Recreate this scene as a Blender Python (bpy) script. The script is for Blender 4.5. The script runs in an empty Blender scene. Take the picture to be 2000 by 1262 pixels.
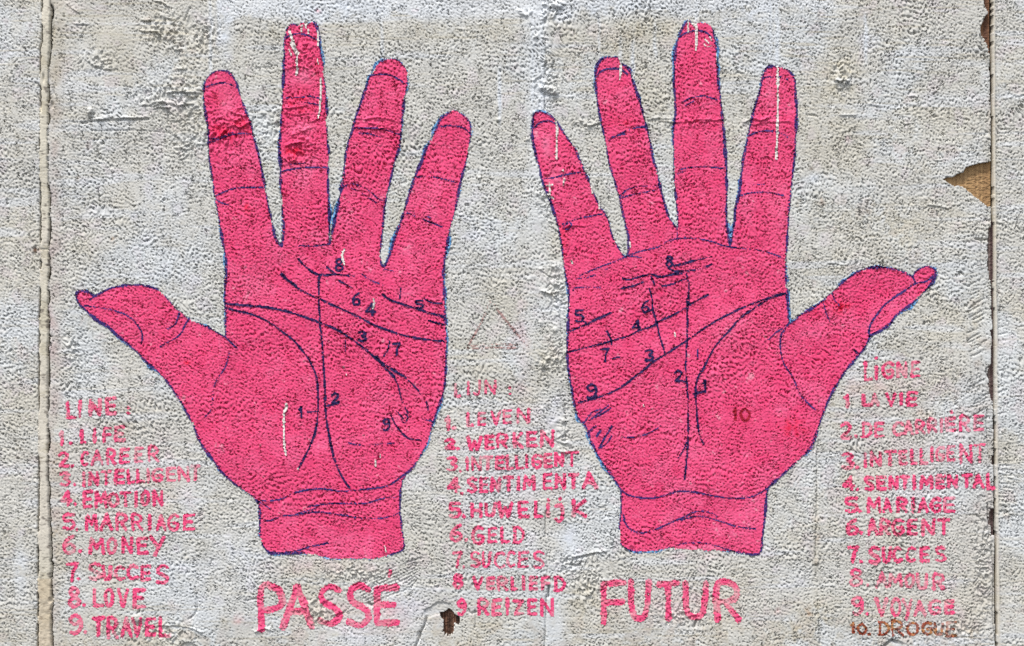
import bpy, math
import numpy as np

# ------------------------------------------------------------------ camera, sky, sun, exposure
# scale of the place: 1 unit of drawing = 1 mm; (x, y) in mm from the upper left of the mural area, y down
MM = 0.001
Z0 = 1.75                        # height of y = 631 above the street
scene = bpy.context.scene
cam_data = bpy.data.cameras.new('camera')
cam = bpy.data.objects.new('camera', cam_data)
scene.collection.objects.link(cam)
cam.location = (0.0, -3.0, Z0)
cam.rotation_euler = (math.radians(90), 0, 0)
cam_data.sensor_width = 36.0
cam_data.lens = 36.0 * 3.0 / 2.0
cam_data.clip_start = 0.05
cam_data.clip_end = 200
scene.camera = cam

SUN_DIR = np.array([-0.24, -0.44, 0.87])          # towards the sun
SUN_DIR = SUN_DIR / np.linalg.norm(SUN_DIR)
elev = math.asin(SUN_DIR[2]); azim = math.atan2(SUN_DIR[0], SUN_DIR[1])
world = bpy.data.worlds.new('World'); scene.world = world; world.use_nodes = True
nt = world.node_tree
for n in list(nt.nodes): nt.nodes.remove(n)
sky = nt.nodes.new('ShaderNodeTexSky'); sky.sky_type = 'NISHITA'; sky.sun_disc = False
sky.sun_elevation = elev; sky.sun_rotation = azim % (2 * math.pi)
bg = nt.nodes.new('ShaderNodeBackground'); bg.inputs['Strength'].default_value = 0.085
wo = nt.nodes.new('ShaderNodeOutputWorld')
hs = nt.nodes.new('ShaderNodeHueSaturation'); hs.inputs['Saturation'].default_value = 0.30      # high thin cloud
nt.links.new(sky.outputs[0], hs.inputs['Color']); nt.links.new(hs.outputs[0], bg.inputs[0]); nt.links.new(bg.outputs[0], wo.inputs[0])
sd = bpy.data.lights.new('sun', 'SUN'); sd.energy = 1.5; sd.angle = math.radians(11); sd.color = (1.0, 0.965, 0.91)
sun = bpy.data.objects.new('sun', sd); scene.collection.objects.link(sun)
from mathutils import Vector
sun.rotation_euler = Vector([float(v) for v in SUN_DIR]).to_track_quat('Z', 'Y').to_euler()
sun.location = (0, -2, 4)
scene.view_settings.view_transform = 'Standard'; scene.view_settings.look = 'None'
scene.view_settings.gamma = 1.0; scene.view_settings.use_curve_mapping = False
scene.view_settings.exposure = 1.30
scene.cycles.max_bounces = 3; scene.cycles.diffuse_bounces = 2
scene.cycles.use_denoising = False

# ------------------------------------------------------------------ the grid the wall relief lives on
G = 1.7
inner_x = np.arange(-40, 2040 + G, G); inner_y = np.arange(-30, 1292 + G, G)
def ext(a, far, step):
    lo = a[0] - np.cumsum(np.full(int(far / step), step))[::-1]
    hi = a[-1] + np.cumsum(np.full(int(far / step), step))
    return np.concatenate([lo, a, hi])
XS = ext(inner_x, 800, 25.0); YS = ext(inner_y, 600, 25.0)
NX, NY = len(XS), len(YS)
XX, YY = np.meshgrid(XS, YS)
rng = np.random.default_rng(11)

def band(lam, bw=0.35, ax=1.0, ay=1.0, seed=0, low=False):
    """band-limited gaussian noise, wavelength lam in mm, unit variance (index space)"""
    r = np.random.default_rng(seed)
    w = r.standard_normal((NY, NX)).astype(np.float32)
    F = np.fft.rfft2(w)
    ky = np.fft.fftfreq(NY)[:, None] / G * ay; kx = np.fft.rfftfreq(NX)[None, :] / G * ax
    k = np.sqrt(kx * kx + ky * ky); k0 = 1.0 / lam
    filt = np.exp(-(k / k0) ** 2) if low else np.exp(-((k - k0) / (bw * k0)) ** 2)
    filt[0, 0] = 0
    o = np.fft.irfft2(F * filt, s=(NY, NX)); return (o / o.std()).astype(np.float32)

def warp(a, dx, dy):
    """sample a at index-space offsets given in mm"""
    jj = np.clip(np.arange(NX)[None, :] + dx / G, 0, NX - 1.001); ii = np.clip(np.arange(NY)[:, None] + dy / G, 0, NY - 1.001)
    j0 = jj.astype(int); i0 = ii.astype(int); fx = jj - j0; fy = ii - i0
    return (a[i0, j0] * (1 - fx) * (1 - fy) + a[i0, j0 + 1] * fx * (1 - fy) + a[i0 + 1, j0] * (1 - fx) * fy + a[i0 + 1, j0 + 1] * fx * fy)

def ss(a, b, x):
    t = np.clip((x - a) / (b - a), 0, 1); return t * t * (3 - 2 * t)

def win(x0, y0, x1, y1, xs=None, ys=None):
    xs = XS if xs is None else xs; ys = YS if ys is None else ys
    j0, j1 = np.searchsorted(xs, [x0, x1]); i0, i1 = np.searchsorted(ys, [y0, y1])
    return slice(max(i0, 0), i1), slice(max(j0, 0), j1)

def seg_dist(px, py, ax, ay, bx, by):
    vx, vy = bx - ax, by - ay; L = vx * vx + vy * vy + 1e-9
    t = np.clip(((px - ax) * vx + (py - ay) * vy) / L, 0, 1)
    dx = px - (ax + t * vx); dy = py - (ay + t * vy)
    return np.sqrt(dx * dx + dy * dy), t, vx * (py - ay) - vy * (px - ax)

def catmull(p, n=4, closed=False):
    p = np.array(p, float); N = len(p); out = []
    if N < 3: return p
    rngi = range(N) if closed else range(N - 1)
    for i in rngi:
        g = (lambda k: p[k % N]) if closed else (lambda k: p[min(max(k, 0), N - 1)])
        p0, p1, p2, p3 = g(i - 1), g(i), g(i + 1), g(i + 2)
        for k in range(n):
            t = k / n
            out.append(0.5 * ((2 * p1) + (-p0 + p2) * t + (2 * p0 - 5 * p1 + 4 * p2 - p3) * t * t + (-p0 + 3 * p1 - 3 * p2 + p3) * t ** 3))
    if not closed: out.append(p[-1])
    return np.array(out)

CX = (XS[1:] + XS[:-1]) / 2; CY = (YS[1:] + YS[:-1]) / 2            # cell centres

def dist_map(poly, reach, cells=True, closed=False):
    """distance to a polyline within reach; returns window slices and the map"""
    xs, ys = (CX, CY) if cells else (XS, YS)
    poly = np.array(poly, float)
    w = win(poly[:, 0].min() - reach, poly[:, 1].min() - reach, poly[:, 0].max() + reach, poly[:, 1].max() + reach, xs, ys)
    px, py = np.meshgrid(xs[w[1]], ys[w[0]])
    D = np.full(px.shape, 1e6, np.float32)
    P = np.vstack([poly, poly[:1]]) if closed else poly
    lx, ly = xs[w[1]], ys[w[0]]
    for a, b in zip(P[:-1], P[1:]):
        v = win(min(a[0], b[0]) - reach, min(a[1], b[1]) - reach, max(a[0], b[0]) + reach, max(a[1], b[1]) + reach, lx, ly)
        if px[v].size == 0: continue
        d, _, _ = seg_dist(px[v], py[v], a[0], a[1], b[0], b[1])
        D[v] = np.minimum(D[v], d)
    return w, D

def inside(poly, px, py):
    c = np.zeros(px.shape, bool); n = len(poly)
    ymin = py.min(); ymax = py.max()
    for i in range(n):
        x1, y1 = poly[i]; x2, y2 = poly[(i + 1) % n]
        if y1 == y2 or max(y1, y2) < ymin or min(y1, y2) > ymax: continue
        cond = (py > min(y1, y2)) & (py <= max(y1, y2))
        xi = x1 + (py - y1) * (x2 - x1) / (y2 - y1)
        c ^= cond & (px < xi)
    return c

def poly_mask(poly, cells=True):
    xs, ys = (CX, CY) if cells else (XS, YS)
    poly = np.array(poly, float)
    M = np.zeros((len(ys), len(xs)), bool)
    w = win(poly[:, 0].min() - 3, poly[:, 1].min() - 3, poly[:, 0].max() + 3, poly[:, 1].max() + 3, xs, ys)
    px, py = np.meshgrid(xs[w[1]], ys[w[0]])
    M[w] = inside(poly, px, py)
    return M

# ------------------------------------------------------------------ stucco relief
big1, big2, big3 = band(150, low=True, seed=1), band(150, low=True, seed=2), band(60, low=True, seed=3)
med1, med2 = band(26, low=True, seed=21), band(26, low=True, seed=22)
g1 = band(6.5, 0.30, ax=0.66, ay=1.0, seed=4)
g2 = band(5.0, 0.45, ax=0.7, seed=5)
wdx = big1 * 6 + med1 * 1.6; wdy = big2 * 6 + med2 * 1.6 + big1 * 3
g = warp(g1, wdx, wdy)
gg = (g + 0.45 * warp(g2, wdx, wdy)) / 1.1
def lean(n, s):
    """grains of the thrown render sag: crests slide down the wall, so undersides are steep and tops are gentle"""
    h = n
    for _ in range(3): h = warp(n, -0.25 * s * np.clip(h, -2.2, 2.2), -s * np.clip(h, -2.2, 2.2))
    return h.astype(np.float32)
gl = lean(gg, 1.8)
big4 = band(90, low=True, seed=31)
A = 1.0 + 0.08 * big4 + 0.09 * big3 - 0.15 * ss(1120, 1240, YY) - 0.22 * np.exp(-((XX - 170) / 110) ** 2 - ((YY - 70) / 90) ** 2)                                   # how rough the stucco is
def blob(x, y, rx, ry, ang=0.0):
    c, s = math.cos(ang), math.sin(ang); dx = XX - x; dy = YY - y
    u = (dx * c + dy * s) / rx; v = (-dx * s + dy * c) / ry
    return np.exp(-(u * u + v * v))
SMOOTH = [(594, 150, 22, 12, .75), (585, 250, 20, 15, .6), (1066, 285, 12, 26, .8), (592, 100, 10, 30, .3), (1050, 330, 18, 8, .5), (1085, 350, 15, 15, .8), (1095, 425, 15, 15, .7),
          (40, 1110, 12, 60, .8), (480, 1215, 60, 30, .7), (700, 1185, 60, 30, .6), (760, 1190, 45, 35, .7), (560, 1180, 30, 30, .5), (180, 1215, 50, 30, .6), (200, 1170, 70, 25, .45), (860, 1210, 30, 50, .8),
          (160, 30, 60, 25, .55), (225, 70, 35, 25, .6), (190, 130, 55, 45, .35), (1080, 1210, 22, 50, .75), (1045, 1210, 25, 40, .5), (1110, 1060, 20, 30, .7), (1040, 40, 20, 25, .5), (1050, 160, 22, 50, .5), (1055, 440, 28, 50, .5), (1070, 560, 25, 60, .35),
          (1200, 1105, 12, 20, .6), (1050, 680, 25, 20, .6), (1090, 850, 15, 40, .7), (1080, 1000, 12, 20, .5), (300, 1240, 60, 15, .4), (1910, 600, 22, 150, .35), (1925, 1100, 20, 160, .3), (380, 25, 60, 30, .4), (950, 1190, 40, 25, .35), (440, 60, 15, 60, .5)]
smooth = np.zeros((NY, NX), np.float32)
for x, y, rx, ry, k in SMOOTH: smooth = np.maximum(smooth, k * blob(x, y, rx, ry))
leftfil = ss(128, 104, XX) * (XX > 90)
A = A * (1 - smooth) * (1 - 0.35 * leftfil)
A = np.clip(A, 0.12, 1.6)
H = A * (1.95 * np.tanh(1.3 * gl) - 6.0 * ss(0.42, 1.05, -gl)) + 0.05 * g2
H += 0.9 * big1 + 0.22 * big3
# rough, lumpy repairs: bigger worms and ledges
ROUGH = [(330, 60, 55, 35), (400, 70, 30, 40), (310, 185, 45, 22), (360, 200, 45, 55), (420, 260, 60, 40), (365, 290, 28, 25), (190, 120, 40, 20), (460, 235, 40, 25), (590, 110, 25, 40), (590, 280, 30, 40), (540, 240, 30, 30),
         (1070, 30, 18, 30), (1070, 165, 25, 35), (1145, 240, 30, 12), (1350, 240, 60, 12), (1645, 150, 22, 35), (1090, 700, 22, 30), (1065, 710, 15, 30), (1085, 560, 20, 60), (1070, 380, 18, 40), (1120, 1100, 45, 22), (1150, 1140, 30, 40),
         (330, 1235, 60, 20), (210, 1225, 25, 15), (700, 1120, 60, 15), (620, 1195, 40, 25), (1330, 1200, 50, 20), (1870, 1230, 40, 20), (1920, 1100, 18, 120), (140, 680, 20, 25), (1100, 860, 15, 40), (730, 250, 30, 15), (575, 300, 18, 20)]
rough = np.zeros((NY, NX), np.float32)
for x, y, rx, ry in ROUGH: rough = np.maximum(rough, blob(x, y, rx, ry))
lump = warp(band(17, 0.4, ax=0.6, seed=7), wdx, wdy)
lump2 = warp(band(12, 0.4, ax=0.55, seed=8), wdx, wdy)
ll = lean(lump + .5 * lump2, 2.6)
H = H * (1 - .35 * rough) + rough * 3.6 * np.tanh(1.3 * ll)

LEDGE_W = 7.0
def ledge(pts, amp, w=LEDGE_W):
    """raised lip above the line that drops sharply below it"""
    pts = catmull(pts, 4)
    ww, D = dist_map(pts, w * 3, cells=False)
    px, py = np.meshgrid(XS[ww[1]], YS[ww[0]])
    ypoly = np.interp(px, pts[:, 0], pts[:, 1])
    up = ypoly - py
    H[ww] += amp * np.where(up > 0, np.exp(-(D / w) ** 1.3), 0) * (0.75 + 0.35 * med1[ww])
def crack(pts, depth, width=1.6, gap=0.0):
    pts = catmull(pts, 4)
    ww, D = dist_map(pts, width * 4, cells=False)
    k = np.exp(-(D / width) ** 2)
    if gap: k = k * ss(gap - 0.4, gap + 0.3, 0.6 * med2[ww] + 0.6 * g2[ww])
    H[ww] -= 1.7 * depth * k
def bump(x, y, rx, ry, amp, ang=0.0):
    r = max(rx, ry) * 2.6
    w = win(x - r, y - r, x + r, y + r)
    c, s = math.cos(ang), math.sin(ang); dx = XX[w] - x; dy = YY[w] - y
    u = (dx * c + dy * s) / rx; v = (-dx * s + dy * c) / ry
    H[w] += amp * np.exp(-(u * u + v * v) ** 2)
ledge([(186, 234), (215, 233), (250, 231), (286, 230)], 4.5, 4)
crack([(160, 241), (190, 236), (290, 233)], 3, 1.6)
crack([(180, 256), (260, 255), (330, 259)], 1.2, 1.2)
for p, a in [([(300, 208), (318, 200), (325, 203)], 5), ([(280, 205), (292, 206), (305, 200), (322, 202)], 3), ([(328, 183), (345, 180), (360, 181), (382, 182)], 5), ([(350, 207), (365, 204), (378, 204)], 5), ([(303, 212), (315, 211), (330, 212)], 4),
             ([(335, 262), (348, 268), (352, 280)], 4), ([(354, 288), (362, 293), (374, 290), (388, 282)], 5), ([(277, 40), (288, 42), (294, 40)], 5), ([(273, 60), (285, 63), (300, 62), (312, 67)], 4.5), ([(303, 3), (318, 6), (327, 14)], 5),
             ([(130, 8), (142, 18), (155, 26)], 3), ([(185, 128), (195, 133)], 4), ([(203, 136), (215, 136)], 4), ([(345, 99), (355, 96)], 3.5), ([(348, 136), (360, 136)], 5), ([(265, 60), (280, 50)], 2), ([(150, 48), (170, 48)], 2.5),
             ([(430, 268), (442, 255), (455, 246), (470, 250), (486, 240)], 4), ([(410, 275), (425, 270), (448, 272)], 3), ([(440, 213), (462, 224), (478, 228)], 3), ([(418, 238), (430, 230), (445, 236)], 3), ([(560, 286), (575, 281), (588, 279)], 5), ([(556, 310), (566, 318), (577, 312), (581, 303)], 4),
             ([(553, 138), (575, 131), (590, 131), (600, 135)], 3.5), ([(606, 152), (616, 143), (627, 142)], 4), ([(553, 212), (575, 211), (600, 206)], 2.5), ([(600, 240), (612, 238), (622, 232)], 3), ([(570, 265), (590, 258), (610, 250)], 3), ([(540, 276), (520, 272), (505, 280)], 3),
             ([(695, 232), (715, 234), (735, 231), (758, 234), (770, 238)], 3), ([(697, 252), (720, 252), (750, 254), (775, 256)], 3.5), ([(1135, 243), (1150, 246), (1165, 243), (1175, 239)], 4), ([(1290, 236), (1325, 240), (1370, 234), (1395, 236), (1415, 233)], 3),
             ([(1455, 240), (1470, 232), (1485, 236), (1500, 231)], 3.5), ([(1260, 237), (1275, 233), (1310, 233)], 2.5), ([(1050, 379), (1063, 384), (1072, 383)], 3.5), ([(1100, 448), (1112, 442), (1125, 441), (1140, 443)], 4), ([(1098, 455), (1108, 450), (1112, 440)], 3),
             ([(1057, 527), (1068, 536), (1082, 541), (1097, 535)], 4.5), ([(1060, 570), (1075, 574), (1090, 570)], 3.5), ([(1052, 715), (1066, 710), (1072, 700)], 4), ([(1633, 157), (1640, 160), (1650, 157), (1654, 160)], 6), ([(1632, 170), (1640, 174), (1650, 168), (1654, 162)], 6),
             ([(1697, 205), (1714, 207)], 3), ([(1780, 188), (1790, 190)], 2), ([(1812, 401), (1830, 403), (1852, 408)], 2.5), ([(640, 1207), (655, 1200), (672, 1196), (690, 1190)], 2.5), ([(1800, 820), (1815, 817)], 3), ([(1120, 1092), (1140, 1085), (1160, 1080), (1180, 1078)], 3),
             ([(1812, 1005), (1822, 1005)], 4), ([(300, 1222), (335, 1222), (370, 1226), (392, 1235)], 3), ([(720, 1180), (728, 1178)], 3), ([(500, 1235), (515, 1228), (530, 1232)], 2.5), ([(880, 1000), (900, 998)], 1.5), ([(1160, 985), (1175, 990), (1182, 985)], 2),
             ([(1470, 245), (1500, 240), (1540, 238)], 2.0), ([(1640, 225), (1670, 226)], 2), ([(560, 220), (575, 225), (600, 222)], 2)]:
    ledge(p, a * 1.15, 3.4); crack([(x + .5, y + 1.6) for x, y in p], a * .5, 1.1, gap=-.6)
bump(1090, 10, 10, 7, 7); bump(1076, 176, 12, 8, 6, .3); bump(1058, 172, 8, 6, 4); bump(1085, 182, 6, 5, 4); bump(1018, 25, 9, 4, 5, .6); bump(1086, 522, 6, 6, 5); bump(1060, 712, 7, 6, 5); bump(1085, 702, 6, 5, 4)
bump(176, 218, 6, 8, 7, .5); bump(973, 234, 4, 3, 5); bump(936, 348, 3, 3, 5); bump(1030, 272, 4, 4, 3); bump(1640, 150, 9, 14, 3); bump(269, 1207, 11, 8, 4); bump(1594, 1098, 5, 4, 4); bump(1108, 868, 6, 8, 4); bump(1109, 880, 5, 6, 3)
for k in range(26):                                                  # crumbs down the middle seam
    y = rng.uniform(0, 330) if k < 14 else rng.uniform(620, 900)
    bump(1045 + rng.uniform(-18, 45) + (22 if y > 500 else 0), y, rng.uniform(2.5, 5.5), rng.uniform(2, 4.5), rng.uniform(2, 4.5), rng.uniform(0, 3))
crack([(1065, 25), (1064, 50), (1066, 120), (1063, 180), (1067, 240)], 4, 1.5, gap=0.1)
crack([(1100, 560), (1095, 620), (1100, 700)], 2, 1.3, gap=0.3)
crack([(1103, 780), (1105, 840), (1104, 900)], 3, 1.6, gap=0.2)
crack([(1066, 1000), (1065, 1025), (1066, 1050)], 4, 1.4); crack([(1067, 1050), (1069, 1140)], 2.5, 1.3, gap=0.2)
crack([(1072, 1145), (1071, 1166)], 7, 2.0); crack([(1067, 1165), (1066, 1210), (1064, 1262), (1064, 1320)], 3.6, 1.3)
crack([(1135, 1098), (1128, 1105), (1118, 1104), (1120, 1092), (1140, 1087), (1160, 1082)], 5, 1.6)
crack([(1190, 1085), (1196, 1110), (1205, 1128), (1218, 1135)], 2.5, 1.3)
crack([(1594, 380), (1594, 520)], 1.5, 1.2, gap=0.2); crack([(1596, 870), (1595, 990), (1593, 1090), (1596, 1150), (1602, 1262)], 2.8, 1.3, gap=-0.1)
crack([(360, 40), (368, 20), (372, 15)], 2.5, 1.3); crack([(385, 1168), (386, 1185), (380, 1200), (370, 1208)], 2.6, 1.3)
crack([(126, 100), (125, 200), (127, 300), (121, 460)], 1.6, 1.2, gap=0.1)
crack([(1905, 467), (1920, 469), (1930, 467)], 5, 1.4); crack([(1920, 460), (1917, 500), (1922, 545)], 2.2, 1.2)
crack([(614, 1224), (632, 1220), (650, 1210), (680, 1190)], 3, 1.4, gap=-.2); crack([(1360, 1212), (1356, 1224)], 6, 2.2)
crack([(928, 1192), (930, 1215), (927, 1226)], 2.4, 1.3); crack([(915, 1190), (919, 1198), (930, 1196)], 4, 1.4)
crack([(480, 1173), (500, 1170), (510, 1172)], 2.5, 1.3); crack([(720, 1178), (726, 1182)], 6, 2.2)
crack([(1575, 224), (1595, 227)], 2, 1.2); crack([(500, 134), (540, 128)], 1.5, 1.3)
for k in range(9):                                                    # trowel lines over PASSE
    y0 = 1118 + k * 5.0
    crack([(690 + 4 * k, y0 + 26), (730 + 3 * k, y0 + 8), (765 + 4 * k, y0 - 8), (815, y0 - 26)], 2.4, 1.2, gap=-0.15)
for k in range(13):
    crack([(700 + k * 4.1, 1170 + rng.uniform(-3, 3)), (700 + k * 4.1, 1182 + rng.uniform(-3, 8))], 1.6, 1.0)
for k in range(34):                                                   # comb strokes by the right seam
    y0 = 553 + k * 8.6 + rng.uniform(-2, 2)
    if 700 < y0 < 740: continue
    x0 = rng.uniform(1888, 1906)
    crack([(x0, y0 + rng.uniform(2, 8)), (x0 + 12, y0), (x0 + 26, y0 - 8)], 2.6, 1.2, gap=-0.25)
for k in range(12):
    y0 = 900 + k * 9
    crack([(1950, y0), (1966, y0 + rng.uniform(-2, 2)), (1980, y0 + 1)], 1.8, 1.1, gap=-.1)
for k in range(16):
    y0 = 640 + k * 14
    crack([(1951, y0), (1965, y0 - 3)], 1.6, 1.1, gap=-.1)

# peeled top coat by the foot of the wall: a shallow smooth recess with a crisp rim
PEEL = [(827, 1192), (838, 1188), (850, 1178), (862, 1176), (880, 1182), (888, 1198), (884, 1204), (874, 1200), (866, 1208), (860, 1200), (846, 1202), (833, 1208), (829, 1218), (824, 1232), (820, 1248), (812, 1262), (800, 1300), (860, 1300), (868, 1262), (872, 1240), (890, 1215), (895, 1185), (876, 1170), (858, 1170), (842, 1180)]
PEEL2 = [(827, 1192), (840, 1186), (852, 1177), (866, 1175), (882, 1181), (888, 1196), (886, 1206), (862, 1200), (846, 1203), (833, 1209)]
pm = poly_mask(PEEL2, cells=False); H[pm] = H[pm] * 0.35 - 3.0 + 0.5 * g[pm]
crack([(833, 1208), (829, 1222), (822, 1236), (820, 1246), (812, 1262), (805, 1290)], 4.5, 1.8)
bump(819, 1240, 4, 7, -5)
PEEL3 = [(1728, 1262), (1738, 1252), (1752, 1250), (1764, 1256), (1766, 1275), (1730, 1275)]
pm = poly_mask(PEEL3, cells=False); H[pm] = H[pm] * 0.3 - 3.0
crack([(1728, 1262), (1740, 1252), (1750, 1254)], 6, 2); crack([(1742, 1250), (1746, 1252)], 5, 2)
PEEL4 = [(352, 1262), (358, 1256), (372, 1254), (384, 1260), (384, 1275), (352, 1275)]
pm = poly_mask(PEEL4, cells=False); H[pm] = H[pm] * 0.3 - 2.5

# ---- the seams: cover strip at the left, open joint at the right
def xstripL(y): return np.interp(y, [-700, 0, 80, 95, 316, 500, 632, 780, 946, 1150, 2000], [82, 82, 82, 78.5, 78, 80, 77, 75.5, 76, 74, 74])
def xstripR(y): return np.interp(y, [-700, 0, 80, 120, 316, 400, 632, 780, 946, 1150, 2000], [98, 98, 98.5, 95.5, 94, 97.5, 94.5, 94.5, 94.5, 101, 102])
def xjoint(y): return np.interp(y, [-700, 0, 316, 632, 946, 1262, 2000], [1935.5, 1936, 1937.5, 1940.5, 1943, 1946, 1948])
wob = band(40, low=True, seed=41); jag = band(9, low=True, ay=.7, seed=42)
sl = xstripL(YY) + 0.5 * wob + .5 * jag; sr = xstripR(YY) + 1.0 * wob + .45 * jag; jr = xjoint(YY) + 0.3 * wob
strip = (XX > sl) & (XX < sr)
fine = band(5, low=True, ax=3.0, ay=0.4, seed=43)
H = np.where(strip, 2.2 + 0.8 * big1 + 0.3 * wob - 1.2 * ss(.7, 2.0, g2 + .3 * fine) * 0.9 + 0.35 * (YY > 1120) * lump, H)
H = np.where(XX >= sr, H - 2.6 * np.exp(-np.abs(XX - sr) / 14), H)
kl = ss(-1.3, 0.3, warp(wob, 3 * big2, 0 * big2) + 0.8 * band(90, low=True, seed=44))
H -= 7 * kl * np.exp(-((XX - sl) / 1.7) ** 2)
H -= 6.0 * ss(-1.6, 0.2, wob) * np.exp(-((XX - sr) / 1.8) ** 2)
for x, y, rx, ry, d in [(102, 25, 3, 16, 6), (104, 55, 2.5, 18, 5), (101, 205, 4, 8, 5), (105, 175, 2, 12, 4), (80, 205, 2, 14, 6), (85, 153, 2, 9, 4), (69, 490, 2.5, 10, 5), (97, 673, 4, 4, 6), (95, 740, 2.5, 12, 5), (99, 1172, 3, 5, 6), (96, 860, 2, 20, 4)]:
    bump(x, y, rx, ry, -d)
H -= 2.0 * np.exp(-((YY - 487) / 1.5) ** 2) * strip
lip = np.exp(-((XX - jr - 5) / 3.0) ** 2)
H = np.where((XX > jr) & (XX < jr + 9), H * (1 - lip) + lip * 2.0, H)
# flakes along the joint
nearj = (XX < jr) & (XX > jr - 60)
H = np.where(nearj, H - 1.5 * np.exp(-(jr - XX) / 10), H)
for p, d in [([(1932, 716), (1926, 722), (1929, 735), (1934, 740)], 4), ([(1929, 985), (1930, 1010), (1933, 1035), (1931, 1050)], 5), ([(1925, 110), (1930, 125), (1936, 140)], 4), ([(1918, 75), (1920, 95), (1926, 112)], 3.5), ([(1927, 800), (1929, 860), (1936, 905)], 3), ([(1936, 1065), (1941, 1110), (1940, 1200), (1946, 1262)], 4)]:
    crack(p, d, 1.4)
OUT = np.clip(np.maximum.reduce([-XX - 38, XX - 2038, -YY - 28, YY - 1290]) / 6, 0, 1)      # plain wall beyond the mural bay
H = (H * (1 - OUT)).astype(np.float32)

# ------------------------------------------------------------------ holes through the plaster
HOLES = [
    [(1842, 350), (1850, 346), (1856, 345), (1866, 344), (1869, 339), (1881, 337), (1883, 332), (1888, 326), (1900, 322), (1912, 319), (1925, 317), (1940, 315), (1942, 403), (1932, 404), (1918, 396), (1905, 385), (1890, 372), (1880, 365), (1872, 363), (1864, 365), (1855, 359)],
    [(1921, -30), (1922, 8), (1926, 18), (1931, 25), (1927, 28), (1923, 34), (1920, 42), (1916, 50), (1915, 62), (1917, 70), (1922, 76), (1928, 88), (1932, 104), (1939, 118), (1940, -30)],
    [(1930, 445), (1933, 444), (1942, 450), (1942, 552), (1932, 545), (1929, 510), (1930, 500), (1928, 486), (1931, 470)],
    [(1934, 646), (1938, 643), (1944, 650), (1944, 784), (1936, 782), (1932, 765), (1930, 738), (1929, 722), (1935, 710), (1936, 690), (1937, 665)],
    [(1936, 890), (1945, 888), (1946, 908), (1938, 908)],
    [(1934, 994), (1942, 992), (1946, 995), (1946, 1046), (1934, 1048), (1936, 1030), (1931, 1022), (1932, 1005)],
    [(858, 1196), (870, 1194), (876, 1188), (883, 1192), (888, 1201), (897, 1203), (899, 1214), (896, 1222), (886, 1216), (889, 1222), (886, 1226), (886, 1233), (884, 1240), (881, 1236), (880, 1245), (877, 1240), (874, 1245), (872, 1238), (868, 1242), (867, 1234), (863, 1234), (867, 1226), (865, 1217), (867, 1212), (860, 1204)],
    [(1934, 285), (1940, 284), (1940, 299), (1934, 297)],
]
def rag(poly, amp):
    p = []
    n = len(poly)
    for i in range(n):
        a, b = np.array(poly[i], float), np.array(poly[(i + 1) % n], float)
        L = np.hypot(*(b - a)); k = max(1, int(L / 5))
        for t in range(k):
            q = a + (b - a) * t / k
            p.append(q + rng.uniform(-amp, amp, 2) * (t > 0))
    return p
holes = np.zeros((NY - 1, NX - 1), bool)
for h in HOLES: holes |= poly_mask(rag(h, 0.8))
kmid = lambda a: (a[:-1, :-1] + a[1:, 1:]) / 2
holes |= np.abs(kmid(XX - jr)) < 2.45 + 0.35 * kmid(wob)                # the open joint
holes |= (np.abs(kmid(XX - sl)) < 0.9 + 0.8 * kmid(kl)) & (kmid(kl) > 0.35)
holes |= (np.abs(kmid(XX - sr)) < 0.8 + 0.4 * kmid(med1)) & (kmid(wob) > -1.1)

# ------------------------------------------------------------------ surface colour map (stains, limewash, dirt films, darker bands)
def mixc(C, col, k):
    k = np.clip(k, 0, 1)[..., None]; return C * (1 - k) + np.array(col, np.float32) * k
C = np.zeros((NY, NX, 3), np.float32); C[:] = (0.565, 0.553, 0.518)
t1 = band(170, low=True, seed=51); t2 = band(110, low=True, seed=52); t3 = band(35, low=True, seed=53); t4 = band(12, low=True, seed=54)
tv = band(60, low=True, ax=3.5, ay=0.35, seed=55)
C = mixc(C, (0.62, 0.65, 0.68), ss(-0.3, 1.5, t1 * .9 + t3 * .3) * 0.65)
C = mixc(C, (0.545, 0.515, 0.44), ss(0.1, 1.9, t2 + t3 * .3 + .3 * t4) * 0.6)
C = mixc(C, (0.60, 0.54, 0.56), ss(0.5, 2.0, t3 + .3 * t4) * 0.45)
C = mixc(C, (0.62, 0.64, 0.67), ss(.6, 1.9, tv) * 0.55)
tw = band(30, low=True, ax=4.0, ay=0.2, seed=56)
C = mixc(C, (0.50, 0.47, 0.40), ss(.8, 2.0, tw) * (0.35 + .5 * np.exp(-((YY - 0) / 160) ** 2) + .4 * ss(1050, 1250, YY)))
C = mixc(C, (0.43, 0.39, 0.31), ss(1130, 1290, YY) * ss(-.6, 1.2, t3 + .6 * t4) * 0.5)
for sx, sa, sb in [(412, 0, 150), (428, 0, 90), (1212, 50, 150), (1236, 60, 160), (1279, 40, 110), (1518, 0, 145), (1505, 0, 110), (976, 130, 240), (640, 0, 40), (590, 0, 45), (1040, 0, 210), (1058, 0, 260), (1360, 0, 50), (1690, 30, 120), (745, 40, 115), (1170, 30, 110)]:
    C = mixc(C, (0.68, 0.71, 0.75), .75 * np.exp(-((XX - sx - 1.2 * med1) / 3.2) ** 2) * ss(sa - 15, sa + 10, YY) * ss(sb + 15, sb - 15, YY))
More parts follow.
